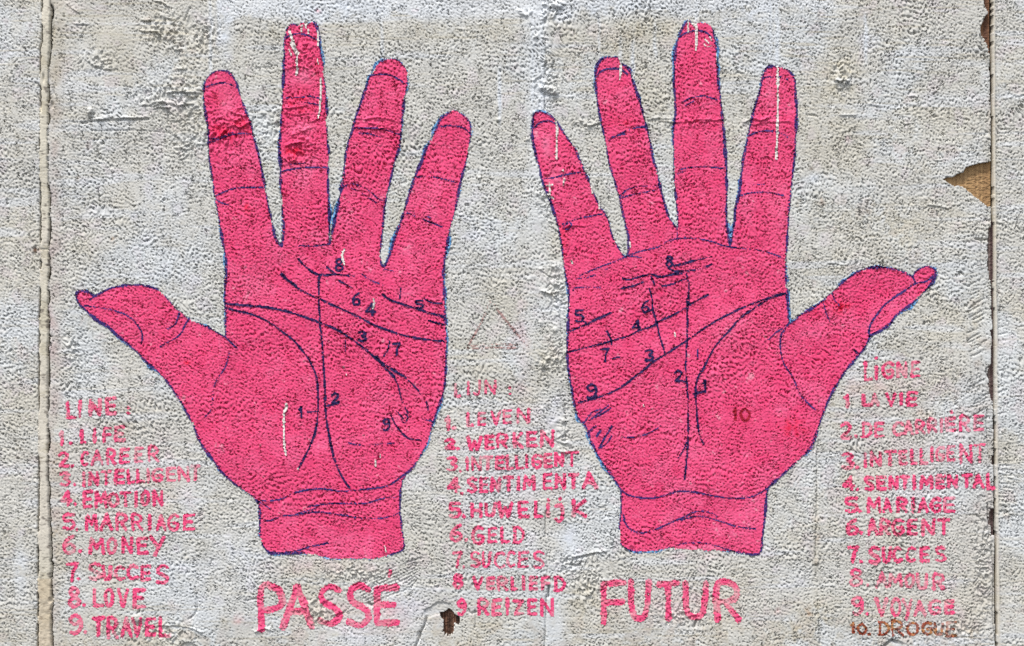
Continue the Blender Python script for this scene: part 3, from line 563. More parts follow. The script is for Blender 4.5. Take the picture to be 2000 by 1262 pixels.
GLY = {
 'A': [[(0,1),(.5,0),(1,1)],[(.2,.62),(.8,.62)]], 'B': [[(0,0),(0,1),(.7,.95),(.95,.75),(.6,.5),(0,.5)],[(.6,.5),(.85,.25),(.6,0),(0,0)]],
 'C': [[(1,.12),(.6,0),(.2,.15),(0,.5),(.15,.85),(.55,1),(1,.9)]], 'D': [[(.1,0),(.1,1)],[(0,0),(.6,.05),(1,.4),(.9,.75),(.5,1),(0,1)]],
 'E': [[(1,0),(.05,.03),(.05,1),(1,.97)],[(.05,.5),(.85,.48)]], 'F': [[(1,0),(.05,.03),(.05,1)],[(.05,.52),(.9,.48)]],
 'G': [[(1,.1),(.55,0),(.12,.2),(0,.55),(.2,.92),(.6,1),(.95,.85),(.95,.55),(.5,.55)]], 'H': [[(0,0),(0,1)],[(1,0),(1,1)],[(0,.5),(1,.5)]],
 'I': [[(.5,0),(.5,1)]], 'J': [[(.8,0),(.85,.75),(.5,1),(0,.9)]], 'K': [[(.05,0),(.05,1)],[(.95,0),(.1,.55),(1,1)]], 'L': [[(0,0),(.05,1),(1,.97)]],
 'M': [[(0,1),(.1,0),(.5,.65),(.9,0),(1,1)]], 'N': [[(.05,1),(.05,0),(.92,1),(.95,0)]], 'O': [[(.5,0),(.1,.2),(0,.55),(.2,.92),(.55,1),(.9,.8),(1,.45),(.85,.12),(.5,0)]],
 'P': [[(.08,1),(.05,0),(.75,.02),(1,.25),(.9,.45),(.1,.55)]], 'R': [[(.05,1),(.05,0),(.7,.02),(.95,.22),(.75,.45),(.1,.52)],[(.4,.52),(1,1)]],
 'S': [[(.95,.1),(.5,0),(.08,.15),(.15,.4),(.8,.6),(.98,.82),(.55,1),(.02,.92)]], 'T': [[(0,.03),(1,0)],[(.5,.02),(.5,1)]], 'U': [[(0,0),(.08,.8),(.45,1),(.85,.85),(1,0)]],
 'V': [[(0,0),(.5,1),(1,0)]], 'W': [[(0,0),(.25,1),(.5,.35),(.75,1),(1,0)]], 'Y': [[(0,0),(.5,.5)],[(1,0),(.3,1)]], 'Z': [[(0,.05),(.95,0),(.05,1),(1,.97)]],
 'i': [[(.5,.0),(.5,1)]], 'j': [[(0,.1),(.7,.1),(.75,.8),(.35,1),(0,.9)]],
 '1': [[(0,.25),(.6,0),(.6,1)]], '2': [[(0,.2),(.45,0),(.9,.2),(.75,.5),(.05,.98),(1,.97)]], '3': [[(0,.08),(.55,0),(.95,.18),(.45,.45),(1,.7),(.6,1),(0,.92)]],
 '4': [[(.75,1),(.7,0),(0,.7),(1,.68)]], '5': [[(.95,0),(.1,.03),(.08,.42),(.7,.42),(1,.7),(.6,1),(0,.92)]], '6': [[(.85,.02),(.3,.25),(.02,.65),(.3,.98),(.8,.92),(.98,.68),(.6,.5),(.1,.65)]],
 '7': [[(0,.06),(.95,.0),(.55,.5),(.45,1)]], '8': [[(.5,.46),(.1,.25),(.45,0),(.9,.2),(.5,.46),(.02,.75),(.45,1),(.98,.75),(.5,.46)]], '9': [[(.9,.3),(.45,.5),(.05,.25),(.5,0),(.95,.2),(.95,.7),(.5,1),(.1,.95)]],
 '0': [[(.5,0),(.1,.2),(0,.55),(.3,.95),(.6,1),(.95,.7),(1,.4),(.5,0)]], '.': [[(.45,.5),(.55,.5)]], ':': [[(.45,.1),(.55,.1)],[(.45,.9),(.55,.9)]], "'": [[(.7,0),(.3,1)]], '`': [[(.2,0),(.8,1)]],
}
SMOOTHG = set('BCDGOPRSUJ23568909j')
def glyph(name, ch, x0, x1, y0, y1, width, density, color, off, mat, parent, slant=0.0):
    ins = width * 0.42
    segs = []
    for st in GLY[ch]:
        p = [(x0 + ins + u * max(x1 - x0 - 2 * ins, 0.5) + slant * (0.5 - v), y0 + ins + v * max(y1 - y0 - 2 * ins, .5)) for u, v in st]
        segs.append(catmull(p, 4) if (ch in SMOOTHG and len(p) > 2) else np.array(p))
    allp = np.vstack(segs); reach = width + 3
    w = win(allp[:, 0].min() - reach, allp[:, 1].min() - reach, allp[:, 0].max() + reach, allp[:, 1].max() + reach, CX, CY)
    D = np.full((w[0].stop - w[0].start, w[1].stop - w[1].start), 1e6, np.float32)
    px, py = np.meshgrid(CX[w[1]], CY[w[0]])
    for s in segs:
        for a, b in zip(s[:-1], s[1:]):
            D = np.minimum(D, seg_dist(px, py, a[0], a[1], b[0], b[1])[0])
    r = width / 2 * (1.0 + 0.12 * med_c[w] + 0.12 * g2_c[w])
    keep = (D < r) & ((-0.3 * g_c[w] + 0.42 * med2_c[w] + 0.5 * g2_c[w] + 0.3 * speck[w]) < density + 0.75)
    if keep.sum() < 4: keep = D < width * .6
    return grid_mesh(name, keep, color, off, mat, parent, win_=w)

def hand(poly, label, loc, cuts, creases, lines, numerals, drips, blue_bias):
    t = empty('painted_hand'); t.location = (0, 0, 0)
    tag(t, label, 'painted hand', 'pair of pink palms painted on the wall')
    sm = catmull(poly, 4, closed=True)
    F = poly_mask(sm)
    # ragged edge: shift the boundary a little with the grain
    w, D = dist_map(sm, 14, closed=True)
    Fs = F[w]; sd_ = np.where(Fs, -D, D)
    edge = 0.9 * g2_c[w] + 0.8 * med_c[w]
    Fr = np.where(D < 9, sd_ < edge, Fs)
    M = np.zeros_like(F); M[w] = Fr
    parts = {}; left = M.copy()
    for nm, key, cp in cuts:
        c = poly_mask(cp) & left; left &= ~c
        parts[key] = grid_mesh(nm, c, pinkC, 0.45, M_PAINT, t)
    parts['palm'] = grid_mesh('palm', left, pinkC, 0.45, M_PAINT, t)
    # outline
    arcn = 0.6 * med2_c[w] + 0.5 * ((t2[:-1, :-1])[w])
    wid = 1.9 + 0.6 * med_c[w] + 0.5 * arcn
    ok = (D < wid) & ((0.5 * g2_c[w] - 0.3 * g_c[w] + 0.35 * speck[w]) < 0.50 + 0.3 * arcn)
    for (x, y, rr) in NO_OUT:
        px, py = np.meshgrid(CX[w[1]], CY[w[0]]); ok &= ((px - x) / rr) ** 2 + ((py - y) / 14) ** 2 > 1
    o = grid_mesh('outline', ok, inkC, 0.9, M_LINE, t, win_=w); o['label'] = 'broken indigo brush outline around the hand'
    bn = big4[:-1, :-1][w] * .9 + big3[:-1, :-1][w] * .6
    px, py = np.meshgrid(CX[w[1]], CY[w[0]])
    bb = np.zeros_like(D)
    for (x, y, rx, ry, k) in blue_bias: bb = np.maximum(bb, k * np.exp(-((px - x) / rx) ** 2 - ((py - y) / ry) ** 2))
    blu = (sd_ > 0.5) & (sd_ < 2.0 + 4.5 * bb + 1.2 * med_c[w]) & ((0.7 * g2_c[w] + 0.5 * speck[w] - 0.35 * bn) < -0.25 + 1.5 * bb) & ~ok
    o = grid_mesh('blue_fringe', blu, blueC, 0.6, M_LINE, t, win_=w); o['kind'] = 'stuff'; o['label'] = 'patchy sky-blue underpainting at the edge of the hand'
    for key, pts, wd, dn in creases:
        stroke('crease', pts, wd, dn, inkC, 0.95, M_LINE, parts[key])
    for pts, wd, dn in lines:
        stroke('palm_line', pts, wd * 1.03, dn + .05, darkC, 1.0, M_LINE, parts['palm'])
    for ch, x0_, x1_, y0_, y1_, *red in numerals:
        o = glyph('numeral', ch, x0_, x1_, y0_, y1_, 4.6, 1.1, redC if red else darkC, 1.35, M_LINE, parts['palm'])
        o['label'] = 'dark red figure ' + ch + ' of the faint 10 on the palm' if red else 'indigo figure ' + ch + ' beside a palm line'
    for key, pts, wd in drips:
        q = catmull(pts, 3)
        w2, D2 = dist_map(q, wd + 3)
        k2 = D2 < .82 * wd / 2 * (1 + .2 * med_c[w2] + .25 * g2_c[w2])
        grid_mesh('paint_drip', k2, whiteC, 1.9, M_LINE, parts[key], win_=w2)
    return t
NO_OUT = [(670, 1090, 98), (597, 46, 16), (1368, 44, 20), (1335, 1076, 90)]
FL = 'finger'
cutsL = [('thumb', 'thumb', [(100, 500), (439, 500), (439, 660), (425, 745), (378, 832), (300, 800), (100, 700)]),
         ('wrist', 'wrist', [(440, 1150), (440, 940), (500, 976), (545, 976), (575, 963), (605, 956), (663, 959), (738, 953), (785, 935), (850, 935), (850, 1150)]),
         (FL, 'index', [(380, 100), (520, 100), (551, 300), (551, 482), (439, 500), (380, 500)]),
         (FL, 'middle', [(530, 0), (660, 0), (645, 300), (645, 478), (551, 482), (530, 400)]),
         (FL, 'ring', [(645, 478), (640, 300), (680, 90), (810, 90), (800, 300), (750, 524), (700, 500)]),
         (FL, 'little', [(750, 524), (800, 300), (860, 190), (960, 190), (960, 400), (878, 520), (800, 540)])]
cutsR = [('thumb', 'thumb', [(1541, 628), (1541, 500), (1900, 480), (1900, 640), (1700, 660), (1600, 820), (1560, 767), (1533, 714), (1526, 692), (1525, 657)]),
         ('wrist', 'wrist', [(1150, 1150), (1150, 950), (1206, 950), (1225, 966), (1280, 972), (1330, 959), (1400, 970), (1468, 970), (1495, 956), (1560, 950), (1560, 1150)]),
         (FL, 'little', [(1000, 180), (1100, 180), (1200, 350), (1225, 503), (1160, 526), (1100, 540), (1000, 500)]),
         (FL, 'ring', [(1225, 503), (1180, 350), (1140, 90), (1240, 90), (1300, 300), (1322, 447), (1322, 466), (1285, 483)]),
         (FL, 'middle', [(1322, 466), (1319, 379), (1300, 200), (1300, 0), (1420, 0), (1426, 300), (1426, 480), (1388, 471), (1358, 466)]),
         (FL, 'index', [(1426, 480), (1430, 300), (1470, 100), (1600, 100), (1600, 400), (1536, 505), (1500, 494)])]
creL = [('index', [(400, 172), (413, 166), (435, 162), (453, 166), (463, 173)], 3.2, .5), ('index', [(405, 279), (420, 275), (445, 265), (470, 261), (494, 262)], 3.4, .6), ('index', [(410, 272), (430, 268), (455, 258)], 3, .1), ('index', [(420, 383), (435, 376), (463, 367), (498, 366), (515, 367)], 3.4, .5), ('index', [(422, 388), (430, 395), (445, 400)], 2.6, .0),
        ('middle', [(560, 73), (580, 66), (600, 69), (620, 78)], 3.8, 1.), ('middle', [(588, 190), (605, 188), (628, 193)], 3.2, .4), ('middle', [(595, 200), (625, 205)], 3, .2), ('middle', [(549, 335), (575, 330), (603, 327), (638, 327)], 3.4, .5), ('middle', [(555, 322), (600, 318)], 2.6, -.1), ('middle', [(560, 191), (585, 190)], 2.6, .1),
        ('ring', [(720, 148), (750, 145), (770, 150), (790, 163)], 3.2, .4), ('ring', [(690, 251), (720, 250), (750, 253), (780, 263)], 3.2, .6), ('ring', [(685, 263), (713, 260), (745, 268)], 3.2, .6), ('ring', [(673, 366), (685, 359), (705, 364), (725, 376), (740, 389), (750, 391)], 3.6, .7), ('ring', [(683, 366), (705, 376), (735, 396)], 3, .2),
        ('little', [(858, 248), (883, 245), (905, 250), (918, 260)], 3.4, .9), ('little', [(815, 346), (838, 345), (863, 349), (890, 356)], 3.4, .3), ('little', [(838, 336), (865, 336)], 2.8, .0), ('little', [(795, 416), (820, 426), (845, 436), (863, 443)], 3.6, .6), ('little', [(800, 414), (825, 422), (850, 426)], 3, .2),
        ('thumb', [(165, 597), (195, 601), (225, 607), (248, 616), (263, 628), (278, 652), (275, 672)], 3.2, .6), ('thumb', [(175, 586), (185, 578)], 3.4, .8), ('thumb', [(350, 612), (343, 632), (328, 642)], 3.8, .9), ('thumb', [(370, 622), (363, 632), (350, 655), (325, 670), (313, 677)], 3.4, .7),
        ('palm', [(439, 657), (452, 670), (463, 680)], 3.2, .6), ('palm', [(448, 690), (440, 717), (425, 740), (416, 762), (415, 795), (398, 817)], 3, .35),
        ('palm', [(583, 480), (620, 480), (645, 476)], 3, .5), ('palm', [(750, 526), (768, 529)], 3, .3), ('palm', [(708, 536), (725, 548), (750, 557)], 3.6, .6), ('palm', [(820, 817), (848, 824)], 3, .7), ('palm', [(680, 865), (708, 870), (738, 868), (770, 865)], 2.8, .3), ('palm', [(675, 665), (674, 690)], 2.6, .3), ('palm', [(1, 1), (2, 2)], 1, 1),
        ('wrist', [(500, 978), (545, 976), (575, 963), (605, 956), (633, 955), (663, 959), (700, 957), (738, 953), (763, 946), (795, 922)], 3.6, .8), ('wrist', [(500, 976), (515, 986), (527, 993)], 3, .5), ('wrist', [(600, 990), (630, 985), (663, 983), (713, 983), (750, 973), (783, 970)], 3.2, .6),
        ('wrist', [(508, 1011), (523, 1018), (550, 1008), (575, 1006), (620, 1000), (663, 1005), (700, 1011), (738, 1013), (765, 1008), (778, 1001)], 3.4, .6), ('wrist', [(537, 1080), (575, 1077), (605, 1068), (640, 1061)], 3.6, .7), ('wrist', [(580, 1003), (620, 992)], 2.6, .1)]
creL = [c for c in creL if c[1][0] != (1, 1)]
linL = [([(442, 601), (463, 607), (498, 616), (530, 632), (550, 647), (573, 664), (588, 682), (603, 702), (613, 722), (619, 742), (621, 772), (621, 802), (619, 827), (613, 852), (603, 877), (593, 897), (583, 914)], 4.4, 1.0),
        ([(441, 593), (470, 596), (500, 598), (538, 603), (570, 611), (600, 621), (625, 630), (650, 640), (675, 654), (700, 672), (725, 692), (740, 705), (757, 715), (775, 727), (790, 735)], 4.8, 1.2),
        ([(735, 698), (742, 706), (750, 717), (762, 728), (770, 737)], 5.5, 1.2), ([(770, 737), (778, 755), (783, 777), (789, 792), (797, 806)], 3.2, .5), ([(790, 735), (800, 745), (810, 755), (820, 767), (833, 787), (836, 800)], 3.6, .55),
        ([(623, 536), (623, 581), (625, 629), (628, 660), (630, 682), (633, 732), (635, 772), (636, 807), (643, 852), (650, 885), (660, 915), (673, 940), (682, 952)], 4.6, 1.1),
        ([(550, 536), (570, 554), (595, 571), (625, 584), (650, 596), (680, 609), (705, 621), (725, 632), (750, 642), (788, 655), (825, 662), (867, 667)], 4.8, .95), ([(550, 536), (563, 548), (578, 558)], 6.5, 1.3),
        ([(583, 506), (595, 519), (615, 534), (630, 537), (660, 536)], 5.2, 1.1), ([(638, 521), (655, 534), (675, 538), (693, 539)], 4, .7), ([(663, 548), (680, 558), (700, 566)], 3.8, .6),
        ([(748, 576), (763, 586), (783, 593), (813, 603), (838, 611), (865, 618)], 4.8, .9), ([(748, 576), (756, 582), (765, 587)], 6, 1.3), ([(828, 583), (843, 591), (863, 592)], 4.4, 1.1), ([(838, 626), (850, 630), (865, 634)], 4.2, .8), ([(783, 563), (781, 583)], 3, .6),
        ([(761, 667), (758, 682), (750, 695)], 4.4, 1.2), ([(763, 810), (773, 830), (785, 845), (800, 857), (823, 860)], 4.2, .9), ([(775, 802), (787, 817)], 3.4, .1), ([(661, 785), (650, 790), (637, 793)], 4.6, 1.2), ([(600, 805), (620, 803)], 3.6, 1.0), ([(790, 806), (796, 815), (790, 826), (784, 820)], 2.8, .2)]
numL = [('8', 653, 672, 504, 531), ('6', 687, 705, 571, 597), ('4', 713, 734, 591, 618), ('5', 811, 828, 585, 604), ('3', 699, 717, 646, 668), ('7', 766, 784, 668, 695), ('2', 647, 663, 766, 789), ('1', 583, 593, 793, 817), ('9', 746, 763, 816, 842)]
driL = [('middle', [(598, 42), (597, 54)], 5), ('middle', [(590, 50), (589, 62)], 4.5), ('middle', [(602, 58), (603, 66)], 3.6), ('middle', [(566, 62), (569, 72), (572, 80)], 6), ('middle', [(571, 84), (575, 95), (580, 104)], 10), ('middle', [(580, 104), (580, 120), (581, 135), (579, 146)], 4.6), ('middle', [(565, 97), (569, 108)], 5),
        ('middle', [(621, 62), (622, 76), (621, 90)], 4), ('middle', [(627, 153), (626, 190), (624, 218), (621, 230)], 4), ('middle', [(549, 195), (549, 215)], 3.6), ('middle', [(620, 115), (622, 126)], 2.6),
        ('palm', [(559, 790), (559, 798), (555, 807), (555, 845), (556, 872), (559, 888)], 5.0), ('palm', [(673, 486), (668, 498), (673, 517)], 4.2), ('palm', [(729, 584), (731, 592), (728, 603)], 3.6), ('palm', [(733, 899), (733, 911)], 3.2), ('palm', [(743, 888), (742, 893)], 2.6), ('palm', [(582, 914), (583, 917)], 3.4), ('palm', [(671, 716), (672, 719)], 3), ('palm', [(677, 731), (677, 735)], 3), ('wrist', [(752, 1066), (754, 1078)], 3)]
blueL = [(628, 105, 10, 24, 1.0), (733, 133, 12, 18, .8), (850, 255, 14, 22, .9), (832, 290, 10, 25, .7), (720, 160, 8, 40, .5), (655, 420, 10, 40, 1.1), (765, 480, 12, 40, .9), (876, 480, 9, 28, 1.1), (870, 580, 6, 30, .6), (398, 170, 6, 25, .6), (440, 510, 7, 20, .9), (440, 600, 5, 30, .4), (235, 665, 30, 20, .5), (300, 718, 20, 14, .5), (853, 805, 14, 30, .8), (830, 870, 16, 30, .6), (874, 670, 5, 40, .6), (900, 370, 8, 40, .3), (797, 170, 6, 40, .4), (540, 1083, 30, 5, .5), (480, 962, 20, 10, .5), (548, 320, 4, 60, .4)]
hand(HAND_L, 'pink painted open palm with its thumb towards the cream strip, above PASSÉ', None, cutsL, creL, linL, numL, driL, blueL)

creR = [('index', [(1490, 153), (1500, 150), (1523, 150), (1538, 155)], 3.2, .5), ('index', [(1463, 265), (1480, 258), (1498, 255), (1525, 260), (1538, 268)], 3.2, .5), ('index', [(1445, 383), (1460, 378), (1475, 376), (1500, 376), (1530, 382)], 3.2, .6), ('index', [(1460, 363), (1480, 360), (1498, 360)], 2.6, .2),
        ('middle', [(1328, 73), (1338, 65), (1358, 60), (1378, 63), (1390, 73)], 4, .9), ('middle', [(1333, 200), (1350, 191), (1375, 188), (1400, 195)], 3.4, .5), ('middle', [(1338, 206), (1355, 198)], 3, .2), ('middle', [(1328, 331), (1350, 327), (1380, 326), (1413, 329)], 3, .6), ('middle', [(1322, 340), (1340, 333)], 3, .3),
        ('ring', [(1164, 150), (1173, 140), (1188, 135), (1210, 135), (1225, 145)], 4.2, 1.), ('ring', [(1188, 275), (1208, 263), (1240, 250), (1262, 248)], 3.4, .4), ('ring', [(1195, 268), (1220, 262)], 3.4, .6), ('ring', [(1210, 384), (1225, 371), (1250, 364), (1283, 363)], 3.4, .5), ('ring', [(1214, 386), (1240, 379), (1283, 371)], 3.2, .4),
        ('little', [(1045, 248), (1055, 239), (1073, 236), (1088, 243)], 3.8, 1.), ('little', [(1060, 349), (1082, 347), (1105, 341), (1138, 336)], 3.2, .3), ('little', [(1098, 438), (1115, 432), (1133, 426), (1175, 418)], 3.2, .3), ('little', [(1100, 446), (1106, 438), (1116, 436), (1112, 446), (1103, 448)], 3, .8),
        ('thumb', [(1625, 571), (1630, 586), (1640, 598)], 3.4, 1.1), ('thumb', [(1608, 591), (1613, 611), (1620, 626)], 3.0, .8), ('thumb', [(1697, 655), (1699, 635), (1715, 611), (1730, 594), (1750, 579), (1770, 566), (1788, 554), (1808, 550), (1825, 538)], 3.8, 1.2), ('thumb', [(1781, 539), (1786, 546), (1788, 554)], 3.6, 1.2), ('thumb', [(1668, 683), (1674, 690)], 4, 1.2), ('thumb', [(1697, 655), (1706, 652)], 3.4, 1.2),
        ('palm', [(1500, 664), (1515, 650), (1530, 640), (1540, 632)], 3, .6), ('palm', [(1540, 634), (1525, 657), (1526, 692), (1533, 714), (1550, 739), (1560, 767), (1580, 790), (1592, 800)], 3.6, .75),
        ('palm', [(1133, 539), (1160, 526), (1200, 511), (1220, 502), (1250, 491), (1285, 483), (1305, 471), (1325, 466), (1358, 466), (1388, 471), (1413, 480), (1440, 484)], 3.4, .5), ('palm', [(1323, 445), (1323, 466)], 3, .5), ('palm', [(1228, 500), (1252, 503)], 3, .5), ('palm', [(1440, 484), (1475, 488), (1500, 493), (1525, 502)], 3, .5), ('palm', [(1125, 545), (1160, 538), (1195, 520)], 3, .1),
        ('palm', [(1170, 876), (1180, 857), (1195, 832)], 4.4, 1.2), ('palm', [(1170, 876), (1185, 867), (1194, 852)], 3.4, .6), ('palm', [(1165, 852), (1173, 842)], 4.4, 1.2), ('palm', [(1150, 845), (1163, 832)], 4.2, 1.1), ('palm', [(1140, 827), (1155, 807), (1172, 799)], 3.4, .9), ('palm', [(1163, 815), (1180, 806), (1193, 797)], 3.4, .8), ('palm', [(1218, 855), (1250, 852), (1275, 842), (1290, 832)], 3, .5), ('palm', [(1150, 822), (1178, 800), (1190, 790)], 3.2, .6),
        ('palm', [(1363, 682), (1363, 702)], 2.8, .8), ('palm', [(1185, 562), (1130, 561), (1118, 568)], 3, .0),
        ('wrist', [(1213, 956), (1225, 966), (1250, 972), (1280, 972), (1305, 965), (1330, 959), (1363, 962), (1400, 970), (1438, 973), (1468, 970), (1495, 956), (1520, 935)], 3.6, .9), ('wrist', [(1218, 1016), (1230, 1033), (1250, 1041), (1275, 1036), (1305, 1023), (1333, 1011), (1358, 1000), (1383, 1000), (1400, 1008)], 3.6, .7),
        ('wrist', [(1330, 1016), (1365, 1008), (1400, 1016), (1438, 1028), (1475, 1033)], 3.2, .55), ('wrist', [(1300, 1071), (1338, 1061), (1370, 1060), (1400, 1066), (1430, 1076)], 3.2, .1), ('wrist', [(1217, 1005), (1222, 1022)], 3, .5)]
linR = [([(1340, 534), (1345, 554), (1345, 579), (1343, 604), (1343, 632), (1341, 682), (1339, 720), (1343, 772), (1344, 807), (1344, 857), (1340, 907), (1337, 935)], 4.0, .75), ([(1345, 577), (1343, 600), (1342, 622)], 5, 1.3), ([(1344, 852), (1338, 872), (1325, 895)], 3.4, .3),
        ([(1535, 573), (1515, 577), (1498, 586), (1470, 604), (1445, 622), (1425, 645), (1400, 672), (1385, 697), (1375, 717), (1363, 737), (1358, 762), (1360, 795), (1365, 845), (1375, 868)], 4.0, .85),
        ([(1535, 573), (1498, 583), (1450, 601), (1425, 613), (1400, 626), (1380, 638), (1363, 650), (1343, 664), (1318, 680), (1300, 692), (1278, 705), (1258, 722), (1238, 737), (1215, 755), (1185, 770), (1155, 780), (1130, 786)], 4.4, .75),
        ([(1110, 687), (1150, 678), (1190, 667), (1230, 655), (1245, 647), (1275, 637), (1285, 629), (1313, 616), (1335, 604), (1350, 594), (1363, 586), (1383, 576)], 4.2, .9),
        ([(1110, 647), (1145, 634), (1160, 626), (1193, 611)], 4.2, .7), ([(1268, 564), (1273, 581), (1275, 604), (1280, 621), (1283, 632), (1288, 655), (1295, 677), (1298, 690)], 4.0, .9), ([(1270, 536), (1278, 556)], 4, 1.1),
        ([(1215, 544), (1230, 546), (1255, 539), (1270, 537)], 4.2, .9), ([(1213, 564), (1235, 559), (1255, 551)], 4.2, .9), ([(1275, 536), (1290, 541), (1308, 537), (1332, 533)], 4.4, 1.1), ([(1293, 559), (1312, 555), (1342, 543)], 4, .8), ([(1318, 519), (1335, 515), (1355, 509)], 5, 1.2), ([(1355, 509), (1390, 501)], 3, .4),
        ([(1305, 524), (1320, 530), (1345, 529), (1375, 522), (1390, 516)], 4, .9), ([(1185, 647), (1193, 662), (1195, 672)], 4.2, .9), ([(1195, 700), (1210, 697)], 3.6, .8), ([(1333, 744), (1342, 747)], 4.4, 1.2), ([(1355, 769), (1368, 766), (1378, 764)], 4.2, 1.2), ([(1140, 628), (1150, 634)], 4.4, 1.2), ([(1262, 705), (1276, 704)], 3.6, 1), ([(1148, 779), (1165, 773)], 4, 1), ([(1258, 610), (1272, 606)], 3.6, 1)]
numR = [('1', 1431, 1440, 797, 822, 'r'), ('0', 1445, 1466, 796, 823, 'r'), ('8', 1299, 1316, 499, 523), ('6', 1252, 1269, 585, 612), ('4', 1234, 1252, 624, 648), ('5', 1122, 1141, 604, 630), ('7', 1173, 1191, 679, 708), ('3', 1259, 1277, 682, 706), ('2', 1317, 1334, 722, 746), ('1', 1371, 1382, 741, 767), ('9', 1144, 1166, 749, 779)]
driR = [('ring', [(1208, 113), (1212, 120), (1212, 140), (1210, 155)], 4.4), ('middle', [(1345, 38), (1344, 50), (1344, 62)], 4.4), ('middle', [(1357, 44), (1360, 52), (1360, 75), (1359, 98)], 4.8), ('middle', [(1352, 46), (1356, 50)], 6), ('middle', [(1376, 76), (1384, 84)], 3), ('middle', [(1383, 92), (1388, 90)], 3), ('middle', [(1375, 86), (1378, 90)], 3), ('middle', [(1386, 72), (1390, 80)], 3),
        ('little', [(1085, 235), (1088, 250), (1087, 280), (1087, 310)], 4.2), ('little', [(1073, 358), (1074, 366), (1073, 386)], 4.2), ('little', [(1068, 363), (1079, 361)], 4), ('little', [(1102, 350), (1100, 362)], 3.6), ('little', [(1155, 362), (1157, 378)], 4), ('little', [(1170, 397), (1171, 408)], 4), ('little', [(1099, 332), (1100, 335)], 3), ('little', [(1070, 380), (1080, 388)], 3.5),
        ('index', [(1518, 130), (1519, 165), (1519, 200), (1518, 262), (1516, 310)], 4.8), ('palm', [(1318, 650), (1319, 658)], 3.4), ('palm', [(1230, 473), (1231, 484)], 3), ('palm', [(1256, 791), (1258, 794)], 3), ('palm', [(1116, 510), (1118, 514)], 4)]
blueR = [(1057, 216, 18, 8, .8), (1163, 160, 6, 25, .7), (1403, 110, 7, 60, .8), (1316, 100, 6, 60, .7), (1315, 260, 5, 30, .8), (1427, 455, 8, 25, 1.3), (1443, 370, 7, 50, .6), (1541, 560, 6, 60, .7), (1542, 622, 8, 14, 1.1), (1650, 545, 30, 18, .6), (1780, 595, 40, 26, .7), (1130, 820, 16, 22, 1.1), (1150, 850, 16, 20, 1.0), (1175, 900, 24, 30, 1.0), (1110, 590, 5, 60, .5), (1109, 560, 5, 30, .7), (1318, 450, 6, 20, .3), (1225, 500, 8, 8, .7), (1260, 1078, 40, 6, .5), (1338, 42, 8, 12, .8), (1200, 940, 20, 16, .5), (1828, 530, 6, 20, .6), (1455, 300, 6, 40, .4)]
hand(HAND_R, 'pink painted open palm with its thumb towards the torn plaster, above FUTUR', None, cutsR, creR, linR, numR, driR, blueR)

# ------------------------------------------------------------------ lettering
def wash(base, strength, seed):
    """letter paint thinned over the plaster: colour map between paint and the wall's own colour"""
    k = np.clip(strength + 0.16 * t3 + 0.16 * g2 * .5 + 0.10 * t4, 0.25, 1.0)[..., None]
    return (np.array(base, np.float32) * k + plaster_C * (1 - k)).astype(np.float32)
LPINK = (0.78, 0.075, 0.205)
WASH = {s: wash(LPINK, {0.95: 1.0, .85: .93, .72: .82, .6: .8}[s], 0) for s in (0.95, 0.85, 0.72, 0.6)}
WB = wash((0.30, 0.06, 0.03), 0.95, 0); WB = mixc(WB, (0.55, 0.30, 0.12), ss(.0, 1.4, t4) * .6).astype(np.float32)
def rows(t, spec):
    for text, items, wid, dens, st in spec:
        row = empty('text_row', t); row['label'] = 'painted row reading ' + text
        cm = WB if st == 'b' else WASH[st]
        for it in items:
            ch, x0_, x1_, y0_, y1_ = it[:5]
            d = dens + (it[5] if len(it) > 5 else 0)
            nm = 'numeral' if ch.isdigit() else ('full_stop' if ch == '.' else ('colon' if ch == ':' else ('accent' if ch in "'`" else 'letter')))
            if ch == '.':
                glyph(nm, ch, x0_ - 4, x0_ + 4, y0_ - 4, y0_ + 4, 7.0, d + .5, cm, 0.5, M_PAINT, row)
            else:
                glyph(nm, ch, x0_, x1_, y0_, y1_, wid, d, cm, 0.5, M_PAINT, row, slant=rng.uniform(-1, 1))
def dot(x, y): return ('.', x, x, y, y)
